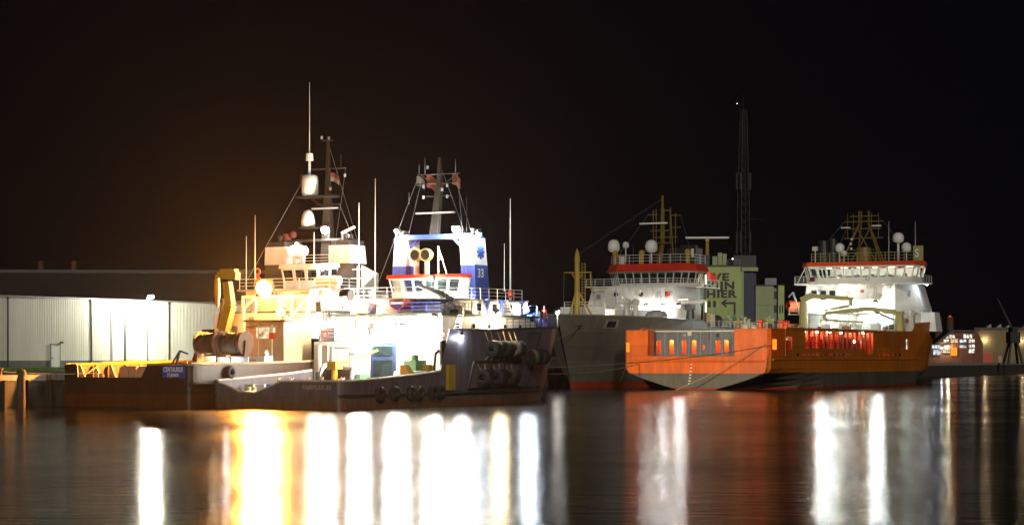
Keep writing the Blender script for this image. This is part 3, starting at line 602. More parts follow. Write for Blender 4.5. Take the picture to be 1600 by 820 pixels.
# two funnels with blue foot, white head, number and star badge
for sd_ in (-1, 1):
    def fy(a, z): return sd_ * (a - (z - 11.2) * 0.06)
    fn = bpy.data.objects.new('funnel', None); COL.objects.link(fn); fn.parent = F
    def fblk(z0, z1): return MB().hexa([(26.4 + (z0 - 11) * 0.05, fy(3.35, z0), z0), (29.2 - (z0 - 11) * 0.08, fy(3.35, z0), z0), (29.2 - (z0 - 11) * 0.08, fy(4.95, z0), z0), (26.4 + (z0 - 11) * 0.05, fy(4.95, z0), z0)],
                              [(26.4 + (z1 - 11) * 0.05, fy(3.35, z1), z1), (29.2 - (z1 - 11) * 0.08, fy(3.35, z1), z1), (29.2 - (z1 - 11) * 0.08, fy(4.95, z1), z1), (26.4 + (z1 - 11) * 0.05, fy(4.95, z1), z1)])
    fblk(8.77, 13.7).build('lower_casing', 'blue', fn); fblk(13.702, 16.3).build('upper_casing', 'white', fn)
    for x in (27.4, 28.2): MB().cyl((x, sd_ * 4.2, 16.25), (x, sd_ * 4.2, 17.3), 0.3, 0.3, 10).build('exhaust_pipe', 'black', fn)
    if sd_ < 0:
        yy = -4.95 + (14.0 - 11.2) * 0.06 - 0.06
        text('number', '33', 1.25, (26.95, yy - 0.02, 12.45), *STB, 'sign_white', fn, 0.03)
        mb = MB()
        for a in range(8): t = a * math.pi / 4; mb.beam((27.75, yy + 0.12, 15.0), (27.75 + 0.75 * math.cos(t), yy + 0.12 - 0.0 * a, 15.0 + 0.75 * math.sin(t)), 0.22, 0.22, 0.1, 0.3)
        mb.build('star_badge', 'blue', fn)
mb = MB(); mb.hexa([(26.5, -4.7, 16.32), (28.9, -4.7, 16.32), (28.9, 4.7, 16.32), (26.5, 4.7, 16.32)], [(26.7, -4.2, 16.8), (28.5, -4.2, 16.8), (28.5, 4.2, 16.8), (26.7, 4.2, 16.8)])
for y in (-2.7, 2.7): mb.beam((27.0, y * 1.15, 15.6), (27.0, y * 0.8, 16.34), 0.3, 0.3)
mb.build('funnel_bridge', 'blue', F)
# signal mast with yards, flags, radar
mt = bpy.data.objects.new('mast', None); COL.objects.link(mt); mt.parent = F
MB().beam((27.6, 0.5, 16.8), (28.2, 0.3, 22.0), 0.85, 0.75, 0.55, 0.5).beam((28.2, 0.3, 22), (28.2, 0.3, 24.6), 0.5, 0.45, 0.25, 0.25).build('tower', 'dark_grey', mt)
mb = MB()
for z, w_ in ((22.9, 2.5), (22.0, 2.2), (20.7, 1.5)): mb.cyl((28, 0.3 - w_, z), (28, 0.3 + w_, z), 0.06, None, 5)
mb.cyl((28, -3.0, 20.5), (28, -3.0, 17), 0.04, None, 4).beam((28.1, 0.3, 21.5), (28.1, 2.5, 22.9), 0.1, 0.1).beam((28.1, 0.3, 21.5), (28.1, -1.9, 22.9), 0.1, 0.1); mb.build('yard', 'dark_grey', mt)
mb = MB()
for y, z, h in ((1.9, 23, 1.6), (2.6, 23, 1.0), (-1.7, 23, 1.3), (3.8, 20, 1.2)): whip(mb, (28, y, z), h, 0.05)
mb.build('antenna', 'galvanised', mt)
MB().box((27.6, 0.4, 19.0), (0.3, 4.6, 0.16)).build('radar_scanner', 'steel_grey', mt)
for y, z in ((1.9, 21.7), (-0.9, 21.7), (1.9, 20.6), (-0.9, 20.6), (-0.3, 21.3), (1.4, 23.6)): MB().cyl((27.7, y, z - 0.16), (27.7, y, z + 0.16), 0.12, None, 8).build('navigation_lamp', 'steel_grey', mt)
def flag(parent, p, w_, h, mats, d=(0.3, -1)):
    mb = MB(); N = 8; d = Vector((d[0], d[1])).normalized()
    for i in range(N):
        for b in range(len(mats)):
            def P(u, v): return (p[0] + d.x * w_ * u + 0.12 * math.sin(u * 5), p[1] + d.y * w_ * u, p[2] - h * v - 0.5 * u * u * h)
            mb.mat(b).face([P(i / N, b / len(mats)), P((i + 1) / N, b / len(mats)), P((i + 1) / N, (b + 1) / len(mats)), P(i / N, (b + 1) / len(mats))])
    return mb.build('flag', mats, parent, solid=0.02)
flag(mt, (28, 2.9, 22.8), 0.9, 1.0, ['flag_white', 'flag_white', 'black']); flag(mt, (28, 1.7, 22.9), 1.1, 1.3, ['flag_orange', 'flag_red']); flag(mt, (28, -1.3, 22.9), 0.9, 1.1, ['flag_orange'])
# searchlights on the wheelhouse top
for y in (1.75, 0.55):
    mb = MB(); mb.cyl((26.2, y, 12.7), (26.2, y, 14.2), 0.3, 0.25, 8); mb.build('searchlight_post', 'cream', F)
    s_ = MB().lathe((26.2, y, 14.75), [(0.35, 0.5), (0.62, 0.25), (0.66, -0.35), (0.6, -0.42), (0.5, -0.3)], 14, 'x').build('searchlight', 'boom_olive', F, smooth=True)
    MB().lathe((26.2, y, 14.75), [(0.5, -0.36), (0.25, -0.32), (0.22, -0.3)], 12, 'x').build('reflector', 'black', s_)
mb = MB(); mb.cyl((26.5, -0.6, 12.7), (26.5, -0.6, 15.6), 0.09, None, 6); mb.cyl((26.5, -0.6, 15.5), (26.5, -1.6, 12.8), 0.06, None, 5); mb.cyl((26.5, -0.6, 14.3), (26.5, -1.2, 14.3), 0.05, None, 4); mb.build('davit', 'white', F)
mb = MB(); mb.rail([(19.4, 5.8, 10.28), (19.4, -5.8, 10.28), (34, -5.9, 10.28)]); mb.rail([(19.4, 5.8, 10.28), (24.6, 5.9, 10.28)]); mb.build('railing', 'white', F)
MB().rail([(17.6, 6.4, 8.75), (17.6, -6.4, 8.75), (36.2, -6.4, 8.75)]).build('railing', 'blue', F)
mb = MB(); mb.rail([(r[0] + r[4], -(r[2] - 0.15), r[3]) for r in rowsF[10:17]], 1.0, 0.04, 1.3)
mb.build('railing', 'blue', F)
MB().rail([(17.0, 7.0, 6.2), (17.0, -7.0, 6.2)]).build('railing', 'white', F)
# whip antennas
mb = MB(); whip(mb, (25, 5.9, 10.28), 12.2, 0.07); mb.build('whip_antenna', 'radome', F)
mb = MB(); whip(mb, (33.2, -5.0, 11.2), 9.4, 0.09); mb.cyl((33.2, -5, 8.75), (33.2, -5, 11.2), 0.16, 0.12, 6); mb.build('whip_antenna', 'radome', F)
mb = MB(); whip(mb, (32.0, -5.0, 11.2), 4.8, 0.06); mb.build('whip_antenna', 'radome', F)
# light mast on the port side, ladders, rafts
mb = MB(); mb.cyl((22, 6, 8.75), (22, 6, 13.6), 0.12, 0.1, 6); mb.cyl((22, 5.2, 12.4), (22, 6.8, 12.4), 0.07, None, 5); mb.cyl((22, 5.4, 13.3), (22, 6.6, 13.3), 0.07, None, 5); mb.build('light_mast', 'white', F)
ladder(F, (31.3, -6.0, 8.75), (30.2, -6.0, 10.28), 0.8); ladder(F, (19.4, -6.9, 6.2), (20.5, -6.9, 8.75), 0.7)
lifebuoy(F, (31.4, -6.05, 10.9), 'y', 'safety_red')
for x in (34.5, 36.0): MB().lathe((x, -4.9, 9.4), [(0.1, -0.75), (0.42, -0.68), (0.45, 0), (0.42, 0.68), (0.1, 0.75)], 12, 'x').build('liferaft', 'radome', F, smooth=True)
for x, y in ((38.2, -4.9), (39.6, -4.4), (41.0, -4.2), (42.6, -3.6)): MB().box((x, y, 7.6), (0.9, 0.8, 1.9), 0.4, 0.8).lathe((x, y, 8.55), [(0.3, 0), (0.34, 0.4), (0.1, 0.6)], 10).build('winch_unit', 'blue', F)
MB().lathe((40, 0, 7.3), [(1.1, -1.8), (1.1, -1.6), (0.6, -1.55), (0.6, 1.55), (1.1, 1.6), (1.1, 1.8)], 16, 'y').build('anchor_winch', 'steel_grey', F)
MB().cyl((40.2, -5.0, 7.6), (40.2, -5.0, 9.9), 0.14, 0.1, 8).cyl((40.2, -5, 9.0), (40.2, -5, 9.5), 0.28, None, 8).build('fire_monitor', 'safety_red', F)
# starboard deck crane, boom lying aft
c = bpy.data.objects.new('deck_crane', None); COL.objects.link(c); c.parent = F
MB().cyl((22.9, -5.3, 6.2), (22.9, -5.3, 9.4), 0.5, 0.42, 10).build('post', 'steel_grey', c); MB().beam((23.2, -5.4, 9.3), (19.2, -5.5, 10.6), 0.55, 0.7, 0.45, 0.55).beam((19.2, -5.5, 10.6), (14.9, -5.5, 11.4), 0.42, 0.5, 0.25, 0.3).build('boom', 'steel_grey', c)
MB().cyl((23, -5.35, 7.6), (20.6, -5.45, 9.8), 0.13, None, 8).build('ram', 'galvanised', c)
# port knuckle-boom crane over the aft deck
c = bpy.data.objects.new('deck_crane', None); COL.objects.link(c); c.parent = F
MB().cyl((17.6, 2.4, 6.15), (17.6, 2.4, 8.6), 0.75, 0.6, 12).build('post', 'tan', c)
MB().beam((18.9, 2.5, 9.0), (14.9, 2.5, 10.2), 1.5, 1.5, 0.9, 0.8).build('boom', 'tan', c); MB().beam((14.9, 2.5, 10.1), (10.2, 2.5, 9.3), 0.8, 0.8, 0.6, 1.0).build('jib', 'tan', c)
MB().lathe((14.9, 2.5, 10.5), [(0.55, -0.5), (0.62, 0), (0.55, 0.5)], 12, 'y').build('knuckle', 'dark_grey', c)
mb = MB()
for i in range(7): mb.cyl((10.4 + i * 0.25, 2.2, 9.0), (10.4 + i * 0.25, 2.2, 7.9 + 0.12 * (i % 3)), 0.06, None, 4)
mb.build('hose_loops', 'rope_brown', c)
# rescue boat in its cradle
c = bpy.data.objects.new('rescue_boat', None); COL.objects.link(c); c.parent = F
sts = [[(x, -w_ * q, 9.0 + z) for q, z in ((0.1, -0.5), (0.75, -0.2), (1, 0.25), (0.9, 0.5))] for x, w_ in ((18.6, 0.9), (20.0, 1.05), (21.4, 0.9), (22.4, 0.1))]
mb = MB(); loft(mb, sts); ob = mb.build('hull', 'signal_orange', c, solid=0.06); ob.location = (-0.6, -1.2, 0.6)
MB().b2(18.0, 20.5, -1.9, -0.5, 9.7, 9.9).build('thwart', 'ship_grey_white', c)
# aft deck gear
wn_ = bpy.data.objects.new('towing_winch', None); COL.objects.link(wn_); wn_.parent = F
MB().lathe((13.4, 1.9, 2.7), [(1.35, -1.9), (1.35, -1.7), (0.8, -1.65), (0.8, 1.65), (1.35, 1.7), (1.35, 1.9)], 18, 'y').build('drum', 'steel_grey', wn_)
MB().lathe((13.4, 1.9, 2.7), [(1.05, -1.6), (1.1, 0), (1.05, 1.6)], 18, 'y').build('rope_coil', 'rope_brown', wn_)
MB().b2(12.6, 14.2, 3.85, 4.5, 1.06, 3.2).build('winch_frame', 'green_machine', wn_); MB().b2(12.6, 14.2, -0.6, -0.05, 1.06, 3.0).build('winch_frame', 'green_machine', wn_)
MB().prism([(11.6, -7), (15.6, -7), (15.6, -4.5), (11.6, -4.5)], 1.06, 3.3, [(12.3, -6.8), (15.4, -6.8), (15.4, -4.6), (12.3, -4.6)]).build('locker', 'white', F)
MB().b2(13.4, 15.2, -6.3, -4.9, 3.32, 4.3).lathe((14.3, -5.6, 4.3), [(0.4, 0), (0.4, 0.5), (0.1, 0.6)], 10).build('capstan', 'green_machine', F)
MB().b2(14.6, 15.4, -6.9, -6.2, 1.06, 3.9).build('locker', 'crane_yellow', F)
MB().beam((10.0, 0.3, 3.9), (14.5, -0.2, 4.9), 0.22, 0.26, 0.2, 0.22).beam((14.5, -0.2, 4.9), (15.8, -0.45, 5.25), 0.18, 0.2, 0.14, 0.14).build('gangway_boom', 'crane_yellow', F)
MB().cyl((9.8, 0.4, 1.06), (9.8, 0.4, 3.9), 0.32, 0.26, 10).b2(9.3, 10.4, -0.1, 0.9, 3.5, 4.2).build('boom_post', 'crane_yellow', F)
rgn = random.Random(11)
for i in range(9):
    x, y = rgn.uniform(4, 12), rgn.uniform(-5.5, 5); s_ = rgn.uniform(0.5, 1.2)
    mb = MB(); mb.box((x, y, 1.07 + s_ * 0.5), (s_ * 1.2, s_, s_), rgn.uniform(0, 1)); mb.cyl((x, y, 1.07 + s_), (x, y, 1.4 + s_ * 1.2), 0.12 * s_ + 0.08, None, 8); mb.build('deck_gear', rgn.choice(['crane_yellow', 'steel_grey', 'rope_brown', 'ship_grey_white', 'tan']), F)
for x, y in ((2.6, 4.6), (2.6, 1.4), (2.6, -1.6), (3.2, -5.6)): MB().cyl((x - 0.0, y - 0.3, 1.06), (x, y - 0.3, 1.9), 0.2, None, 8).cyl((x, y + 0.3, 1.06), (x, y + 0.3, 1.9), 0.2, None, 8).build('bitts', 'cream', F)
for i in range(5): MB().b2(4.6, 4.9, 5.9 - i * 1.25, 6.9 - i * 1.25, 1.06, 2.1).build('crate', ('lime_pale', 'ship_grey_white', 'blue', 'ship_grey_white', 'blue')[i], F)
MB().tube([(15.9, -6.9, 1.06), (15.5, -7.0, 3.6), (15.7, -7.0, 4.9), (16.6, -7.0, 5.4)], 0.14, 8).build('fairlead_arm', 'dark_grey', F)
MB().hexa([(10.9, -7.2, 2.95), (11.9, -7.2, 3.0), (11.9, -6.2, 3.0), (10.9, -6.2, 2.95)], [(10.6, -6.9, 3.9), (11.2, -6.9, 3.9), (11.2, -6.3, 3.9), (10.6, -6.3, 3.9)]).build('fairlead', 'crane_yellow', F)
# tyres and fender frames on the starboard side
for x in (5.3, 7.74, 10.5, 11.85, 14.3, 15.5):
    tyre(F, (x, -7.66, 1.3), 0.66, 0.27); chain(F, (x, -7.5, 1.9), (x, -7.42, 2.7))
for i, x in enumerate((24.7, 27.1, 29.5)):
    yb = -(7.35 if x < 28 else 7.22); tyre(F, (x, yb - 0.75, 5.4), 0.84, 0.6, 'x', fat=True)
    for s_ in (-0.55, 0.55): chain(F, (x + s_ * 0.8, yb - 0.4, 6.1), (x + s_, yb - 0.02, 7.1), mat='tan'); chain(F, (x + s_ * 0.8, yb - 0.4, 4.75), (x + s_, yb - 0.05, 4.25), mat='tan')
for i, x in enumerate((23.4, 26.4, 29.4)):
    yb = -(7.1, 6.95, 6.6)[i] - 0.75; tyre(F, (x, yb, 2.6 + 0.05 * i), 0.82, 0.58, 'x', fat=True)
    for s_ in (-0.4, 0.4): chain(F, (x + s_, yb + 0.2, 3.3), (x + s_ * 2, yb + 0.55, 4.2), mat='tan')
for x, yb in ((34.2, -6.9), (37.0, -6.2)): tyre(F, (x, yb - 0.35, 4.6), 0.8, 0.55, 'x', fat=True)
def hs(x, z):   # starboard hull surface offset at (x, z)
    for a, b in zip(rowsF[:-1], rowsF[1:]):
        if a[0] <= x <= b[0]:
            t = (x - a[0]) / (b[0] - a[0]); w0 = a[1] + (b[1] - a[1]) * t; w1 = a[2] + (b[2] - a[2]) * t; return -(w0 + (w1 - w0) * min(1, z / 7.5) ** 0.8)
    return -7.3
def hp(x, z, o_=0.14): return (x, hs(x, z) - o_, z)
mb = MB(); mb.tube([hp(x, 4.15) for x in (22.0, 25, 29, 32.3)], 0.14, 6); mb.tube([hp(x, 1.55) for x in (20.8, 25, 29, 33, 37, 41)], 0.12, 6)
for xa, xb in ((22.0, 20.9), (25.6, 24.6), (28.6, 27.6), (32.3, 31.2)): mb.tube([hp(xa, 4.15), hp((xa + xb) / 2, 2.9), hp(xb, 1.55)], 0.12, 6)
mb.build('fender_frame', 'dark_grey', F)
mb = MB(); mb.tube([hp(33.6, 7.0), hp(33.1, 5), hp(32.0, 1.6)], 0.13, 6); mb.tube([hp(37.6, 7.0), hp(36.7, 5), hp(35.0, 1.6)], 0.12, 6); mb.tube([hp(33.4, 6.9), hp(38, 7.1), hp(42.5, 7.3)], 0.12, 6); mb.build('fender_frame', 'dark_grey', F)
fb_ = MB().b2(16.9, 18.1, -7.75, -7.42, 1.5, 3.9).build('fender_pad', 'crane_yellow', F)
for z in (1.9, 2.7, 3.4): MB().hexa([(17.0, -7.8, z), (17.5, -7.8, z - 0.3), (18.0, -7.8, z), (17.5, -7.8, z - 0.08)], [(17.0, -7.76, z), (17.5, -7.76, z - 0.3), (18.0, -7.76, z), (17.5, -7.76, z - 0.08)]).build('chevron', 'tan', fb_)
# lamps of the blue tug
flood(F, (15.6, -3.05, 7.2), (-1, -0.15, -0.45), 8591, r=0.5); flood(F, (15.6, 1.0, 6.95), (-1, 0.1, -0.4), 4957, r=0.42)
flood(F, (26.3, -2.8, 17.2), (-1, -0.1, -0.9), 9088, r=0.4); flood(F, (26.3, 4.2, 17.2), (-1, 0.2, -0.9), 4295, r=0.24); flood(F, (27.3, -4.9, 16.7), (-0.3, -1, -1.2), 1486, COOL, 'lamp_cool', r=0.2)
flood(F, (24.5, -4.7, 11.2), (-1, -0.3, -0.3), 2478, r=0.28); flood(F, (24.4, -1.0, 12.3), (-1, 0, -0.5), 2147, r=0.22)
flood(F, (19.3, 3.6, 10.0), (-1, 0.2, -0.6), 3634, r=0.24); flood(F, (17.3, -5.9, 8.3), (-1, -0.2, -1.0), 2974, r=0.24); flood(F, (18.6, 6.6, 8.3), (-0.8, 1.0, -0.2), 810, r=0.24)
flood(F, (19.7, -7.5, 6.6), (-0.3, -0.8, -1.0), 348, COOL, 'lamp_cool', r=0.14)
MB().cyl((35.1, -5.2, 8.75), (35.1, -5.2, 9.9), 0.07, None, 6).build('lamp_stand', 'white', F)
flood(F, (35.3, -5.3, 9.9), (0.5, -1, -0.5), 3121, COOL, 'lamp_cool', r=0.4); flood(F, (32.6, -1.6, 13.3), (0.977, 0.19, -0.085), 250000, (1, 0.86, 0.66), 'lamp_white', r=0.3, spot=19)  # the wheelhouse-top spot is added to light the orange ship's stern
flood(F, (4.3, 2.6, 2.2), (-0.3, 0.7, -0.2), 78, COOL, 'lamp_cool', r=0.16); flood(F, (9.9, -1.6, 4.6), (-0.6, -0.8, -0.6), 1155, r=0.2)

flood(F, (27.4, -7.0, 8.9), (0, -1, -1.3), 2386, WARM, 'lamp_warm', r=0.2)

# ================================================================== ship 2: brown tug against the quay
C = root('anchor_tug', (-35.5, 205.6, 0), R(60), 'brown-hulled tug moored along the quay with yellow knuckle crane and orange deck lights', 'tug')
rowsC = [(0.06, 7.18, 7.18, 3.9, 0), (0.2, 7.36, 7.36, 3.9, 0), (0.45, 7.48, 7.48, 3.9, 0), (0.9, 7.54, 7.55, 3.9, 0), (1.5, 7.55, 7.6, 3.9, 0), (6, 7.6, 7.6, 3.95, 0), (12, 7.6, 7.6, 4.05, 0), (19.5, 7.6, 7.6, 4.2, 0), (21.2, 7.6, 7.6, 7.4, 0), (26, 7.3, 7.6, 7.5, 0), (32, 6.4, 7.2, 7.7, 0.2), (38, 4.9, 6.4, 7.9, 0.7), (43, 2.9, 5.0, 8.1, 1.5), (46.5, 1.1, 3.0, 8.3, 2.6), (48, 0.05, 0.3, 8.4, 3.4)]
stC = hull_rows(rowsC); mb = MB(); loft(mb, [[(0.0, -6.95, p[2]) for p in stC[0]]] + stC)
transom(mb, [(6.95, 3.95), (5.8, 3.95), (5.55, 2.75), (-1.9, 2.75), (-2.6, 3.88), (-6.95, 3.9)])
mb.build('hull', 'brown_hull', C, solid=0.1)
MB().tube([(0, -2.6, 3.92), (0, -6.95, 3.92)] + cap_line(rowsC, 0, 8, -1, 0.02), 0.11, 6).build('cap_rail', 'tan', C)
MB().tube([(0, 6.95, 3.97)] + cap_line(rowsC, 0, 8, 1, 0.02), 0.11, 6).build('cap_rail', 'crane_yellow', C)
for x in (2.2, 4.4, 6.6, 8.8, 11, 13.2, 15.4): MB().hexa([(x - 0.06, 6.3, 2.06), (x + 0.06, 6.3, 2.06), (x + 0.06, 7.45, 2.06), (x - 0.06, 7.45, 2.06)], [(x - 0.06, 7.2, 3.85), (x + 0.06, 7.2, 3.85), (x + 0.06, 7.45, 3.85), (x - 0.06, 7.45, 3.85)]).build('bulwark_stay', 'tan', C)
MB().beam((0.6, 5.5, 2.9), (3.0, 5.2, 4.1), 0.15, 0.15).beam((3.0, 5.2, 4.1), (9, 5.6, 4.15), 0.13, 0.13).build('crash_rail', 'crane_yellow', C)
MB().beam((2.5, -5.6, 4.05), (9, -6.0, 4.1), 0.16, 0.14).build('crash_rail', 'crane_yellow', C)
for sd_ in (-1, 1): MB().tube([(r[0] + r[4] * 0.2, sd_ * (r[1] + 0.12), 2.15) for r in rowsC], 0.2, 6).build('rubbing_strake', 'brown_hull', C)
mb = MB(); deck_sheet(mb, [(0.05, 6.9)] + [(r[0], r[1]) for r in rowsC[0:9]], 2.05); mb.build('main_deck', 'deck_brown', C)
mb = MB(); deck_sheet(mb, [(20.4, 7.5)] + [(r[0] + r[4] * 0.8, r[2] - 0.05) for r in rowsC[8:15]], 6.4); mb.build('forecastle_deck', 'deck_green', C)
MB().lathe((0.6, 1.9, 2.3), [(0.45, -3.0), (0.45, 3.0)], 12, 'y').build('stern_roller', 'rust_steel', C)
MB().b2(-0.05, -0.015, -7.0, -4.35, 2.75, 3.78).build('name_board', 'blue', C)
text('name_lettering', 'CENTAURUS', 0.62, (-0.07, -4.5, 3.28), *AFT, 'sign_white', C, 0.012, squeeze=0.62)
text('port_lettering', "ST JOHN'S", 0.42, (-0.07, -4.95, 2.84), *AFT, 'sign_white', C, 0.008, squeeze=0.66)
tyre(C, (5.4, -7.9, 3.2), 0.6, 0.24)
for y, z in ((-0.6, 0), (1.8, 0), (3.9, 0)): MB().b2(5.2, 6.9, y - 0.95, y + 0.95, 2.06, 3.75).build('container', 'tan', C); MB().rail([(5.1, y - 0.95, 2.1), (5.1, y + 0.95, 2.1)], 1.5, 0.06, 0.9, 2).build('railing', 'tan', C)
for x, y in ((2, 4.8), (2, -2.9), (3.4, -5.4)): MB().cyl((x, y - 0.32, 2.06), (x, y - 0.32, 3.1), 0.22, None, 8).cyl((x, y + 0.32, 2.06), (x, y + 0.32, 3.1), 0.22, None, 8).build('bitts', 'tan', C)
# two big rope-filled winch drums on a stand
for i, (y, x) in enumerate(((-0.9, 11.4), (-4.6, 10.4))):
    w_ = bpy.data.objects.new('towing_winch', None); COL.objects.link(w_); w_.parent = C; s_ = 0.86 if i == 0 else 1.05
    prof = [((0.98 - 0.10 * abs(q / 7 - 1) ** 3) + (0.07 if q % 2 else 0.0) + 0.04 * math.sin(q * 2.3 + i), (-1.2 + 2.4 * q / 14) * s_) for q in range(15)]
    MB().lathe((x, y, 5.9), prof, 18, 'y').build('rope_coil', 'rope_brown', w_)
    for e in (-1.27 * s_, 1.27 * s_): MB().lathe((x, y + e, 5.9), [(1.2, -0.05), (1.2, 0.05)], 18, 'y').build('flange', 'rust_steel', w_)
    mb = MB()
    for e in (-1.4 * s_, 1.4 * s_): mb.hexa([(x - 0.9, y + e - 0.1, 2.06), (x + 0.9, y + e - 0.1, 2.06), (x + 0.9, y + e + 0.1, 2.06), (x - 0.9, y + e + 0.1, 2.06)], [(x - 0.3, y + e - 0.1, 6.2), (x + 0.3, y + e - 0.1, 6.2), (x + 0.3, y + e + 0.1, 6.2), (x - 0.3, y + e + 0.1, 6.2)])
    mb.build('side_frame', 'rust_steel', w_)
MB().b2(12.6, 14.0, -6.5, 1.2, 2.06, 4.7).build('winch_housing', 'white', C)
MB().b2(9.6, 9.75, -6.8, -3.2, 2.06, 4.6).build('lit_screen_wall', 'white', C)
MB().beam((8.2, 1.2, 2.06), (9.0, 0.8, 5.2), 0.18, 0.18).beam((7.2, 1.8, 2.06), (9.0, 0.8, 5.2), 0.16, 0.16).beam((9.0, 0.8, 5.2), (9.6, 0.3, 4.9), 0.16, 0.16).build('tow_hook_frame', 'dark_grey', C)
MB().cyl((8.6, -0.2, 2.06), (8.6, -0.2, 4.2), 0.3, 0.2, 8).build('capstan', 'crane_yellow', C)
# yellow knuckle crane, folded upright
c = bpy.data.objects.new('knuckle_crane', None); COL.objects.link(c); c.parent = C
MB().cyl((12.3, -1.9, 4.7), (12.3, -1.9, 7.3), 0.62, 0.55, 12).build('pedestal', 'crane_yellow', c)
MB().beam((12.3, -1.9, 7.2), (12.4, -2.6, 9.6), 1.0, 0.9, 0.9, 0.8).beam((12.4, -2.6, 9.6), (12.3, -2.35, 11.8), 0.8, 0.75, 0.7, 0.65).build('main_boom', 'crane_yellow', c)
MB().cyl((12.2, -1.35, 7.4), (12.3, -1.9, 10.2), 0.2, None, 8).build('ram', 'galvanised', c)
MB().beam((12.3, -3.6, 12.35), (12.3, -1.3, 12.45), 0.8, 0.75, 0.65, 0.6).b2(11.9, 12.7, -3.4, -1.7, 12.7, 13.05).build('folded_jib', 'crane_yellow', c)
MB().lathe((12.3, -1.1, 9.3), [(0.03, 0), (0.18, 0.5), (0.3, 1.4), (0.26, 2.4), (0.2, 3.2)], 8).build('hook_block', 'crane_yellow', c)
# winch house, gantry, deckhouses
MB().b2(15.6, 20.2, -6.6, -2.1, 2.06, 8.0).build('winch_house', 'tan', C); MB().b2(15.4, 20.4, -6.9, -1.9, 8.02, 8.2).build('winch_house_roof', 'dark_grey', C)
MB().b2(15.5, 15.58, -5.6, -3.4, 6.4, 7.5).build('winch_house_window', 'lit_window_warm', C)
MB().lathe((15.56, -4.7, 5.0), [(0.3, -0.06), (0.3, 0)], 12, 'x').build('porthole', 'lit_window', C)
mb = MB()
for y in (2.0, -2.4, -5.9): mb.beam((20.6, y, 6.4), (20.6, y, 10.6), 0.26, 0.26); mb.beam((22.6, y, 6.4), (22.6, y, 10.6), 0.22, 0.22); mb.beam((20.6, y, 10.6), (22.6, y, 10.6), 0.22, 0.22)
mb.beam((20.6, 2.1, 10.6), (20.6, -6.0, 10.6), 0.28, 0.28); mb.beam((20.6, 2.0, 9.4), (20.6, 0.6, 10.5), 0.2, 0.2); mb.beam((20.6, -3.6, 8.2), (20.6, -5.8, 10.5), 0.2, 0.2); mb.beam((20.6, -3.6, 8.2), (20.6, -2.4, 9.6), 0.18, 0.18); mb.build('gantry', 'white', C)
MB().b2(21.4, 38, -6.2, 6.2, 6.42, 9.0).build('deckhouse', 'white', C); MB().b2(23.8, 38, -6.5, 6.5, 9.02, 9.2).build('boat_deck', 'deck_green', C)
MB().b2(25.6, 36, -5.4, 5.4, 9.22, 11.3).build('upper_deckhouse', 'white', C); MB().b2(24.6, 37, -5.8, 5.8, 11.32, 11.5).build('bridge_deck', 'steel_grey', C)
for y in (-4.6, -1.4, 1.8, 4.4): MB().b2(25.5, 25.58, y - 0.4, y + 0.4, 9.3, 11.1).build('door', 'ship_grey_white', C)
bridge(C, [(28.3, -3.2), (28.3, 2.6), (30, 3.8), (34, 3.2), (35, 0), (34, -3.2), (30, -4.0)], (11.52, 12.3, 13.7, 13.75, 14.15), 0.3, [4, 2, 3, 2, 2, 3, 2], 'tinted_glass', 'white', 'white')
MB().rail([(24.8, 5.6, 11.5), (24.8, -5.6, 11.5), (30, -5.6, 11.5)]).build('railing', 'white', C); MB().rail([(24.0, 6.3, 9.2), (24.0, -6.3, 9.2), (36, -6.3, 9.2)]).build('railing', 'white', C)
MB().rail([(28.4, 2.4, 14.15), (28.4, -3, 14.15), (33, -3, 14.15)], 0.9).build('railing', 'white', C)
for sd_ in (-1, 1):
    fn = bpy.data.objects.new('funnel', None); COL.objects.link(fn); fn.parent = C
    def blk(z0, z1, e=0.0):
        q = lambda z: (28.9 - e, 31.9 - (z - 11) * 0.08 + e, sd_ * (2.75 - (z - 11) * 0.0 - e), sd_ * (5.55 - (z - 11) * 0.06 + e))
        a = q(z0); b = q(z1); return MB().hexa([(a[0], a[2], z0), (a[1], a[2], z0), (a[1], a[3], z0), (a[0], a[3], z0)], [(b[0], b[2], z1), (b[1], b[2], z1), (b[1], b[3], z1), (b[0], b[3], z1)])
    blk(9.22, 14.15).build('casing', 'funnel_grey', fn); blk(14.152, 16.0, 0.06).build('band', 'white', fn)
    for x in (29.8, 30.8): MB().cyl((x, sd_ * 4.0, 16), (x, sd_ * 4.0, 17.2), 0.32, None, 10).build('exhaust_pipe', 'black', fn)
    MB().b2(28.9, 31.7, sd_ * 2.9, sd_ * 5.1, 16.02, 16.5).build('top', 'funnel_grey', fn)
mt = bpy.data.objects.new('mast', None); COL.objects.link(mt); mt.parent = C
MB().beam((30.6, -1.4, 14.15), (30.4, -1.5, 21.0), 1.3, 1.1, 0.6, 0.6).beam((30.4, -1.5, 21), (30.4, -1.55, 27.2), 0.5, 0.5, 0.22, 0.22).build('tower', 'dark_grey', mt)
MB().b2(29.6, 31.2, -2.4, 2.0, 21.05, 21.25).b2(29.6, 31.2, -0.2, 1.6, 17.9, 18.05).b2(29.6, 31.4, -4.4, 3.8, 16.55, 16.75).beam((30.4, -1.4, 19.8), (30.4, 0.6, 21.0), 0.18, 0.18).build('platform', 'dark_grey', mt)
mb = MB(); mb.lathe((30.2, 0.6, 21.3), [(0.8, 0), (0.88, 0.3), (0.88, 1.5), (0.8, 2.0), (0.5, 2.15), (0.02, 2.2)], 14); mb.build('radome', 'radome', mt, smooth=True)
mb = MB(); mb.lathe((30.2, 0.85, 18.1), [(0.72, 0), (0.74, 0.5), (0.6, 1.2), (0.4, 1.6), (0.02, 1.75)], 14); mb.build('radome', 'radome', mt, smooth=True)
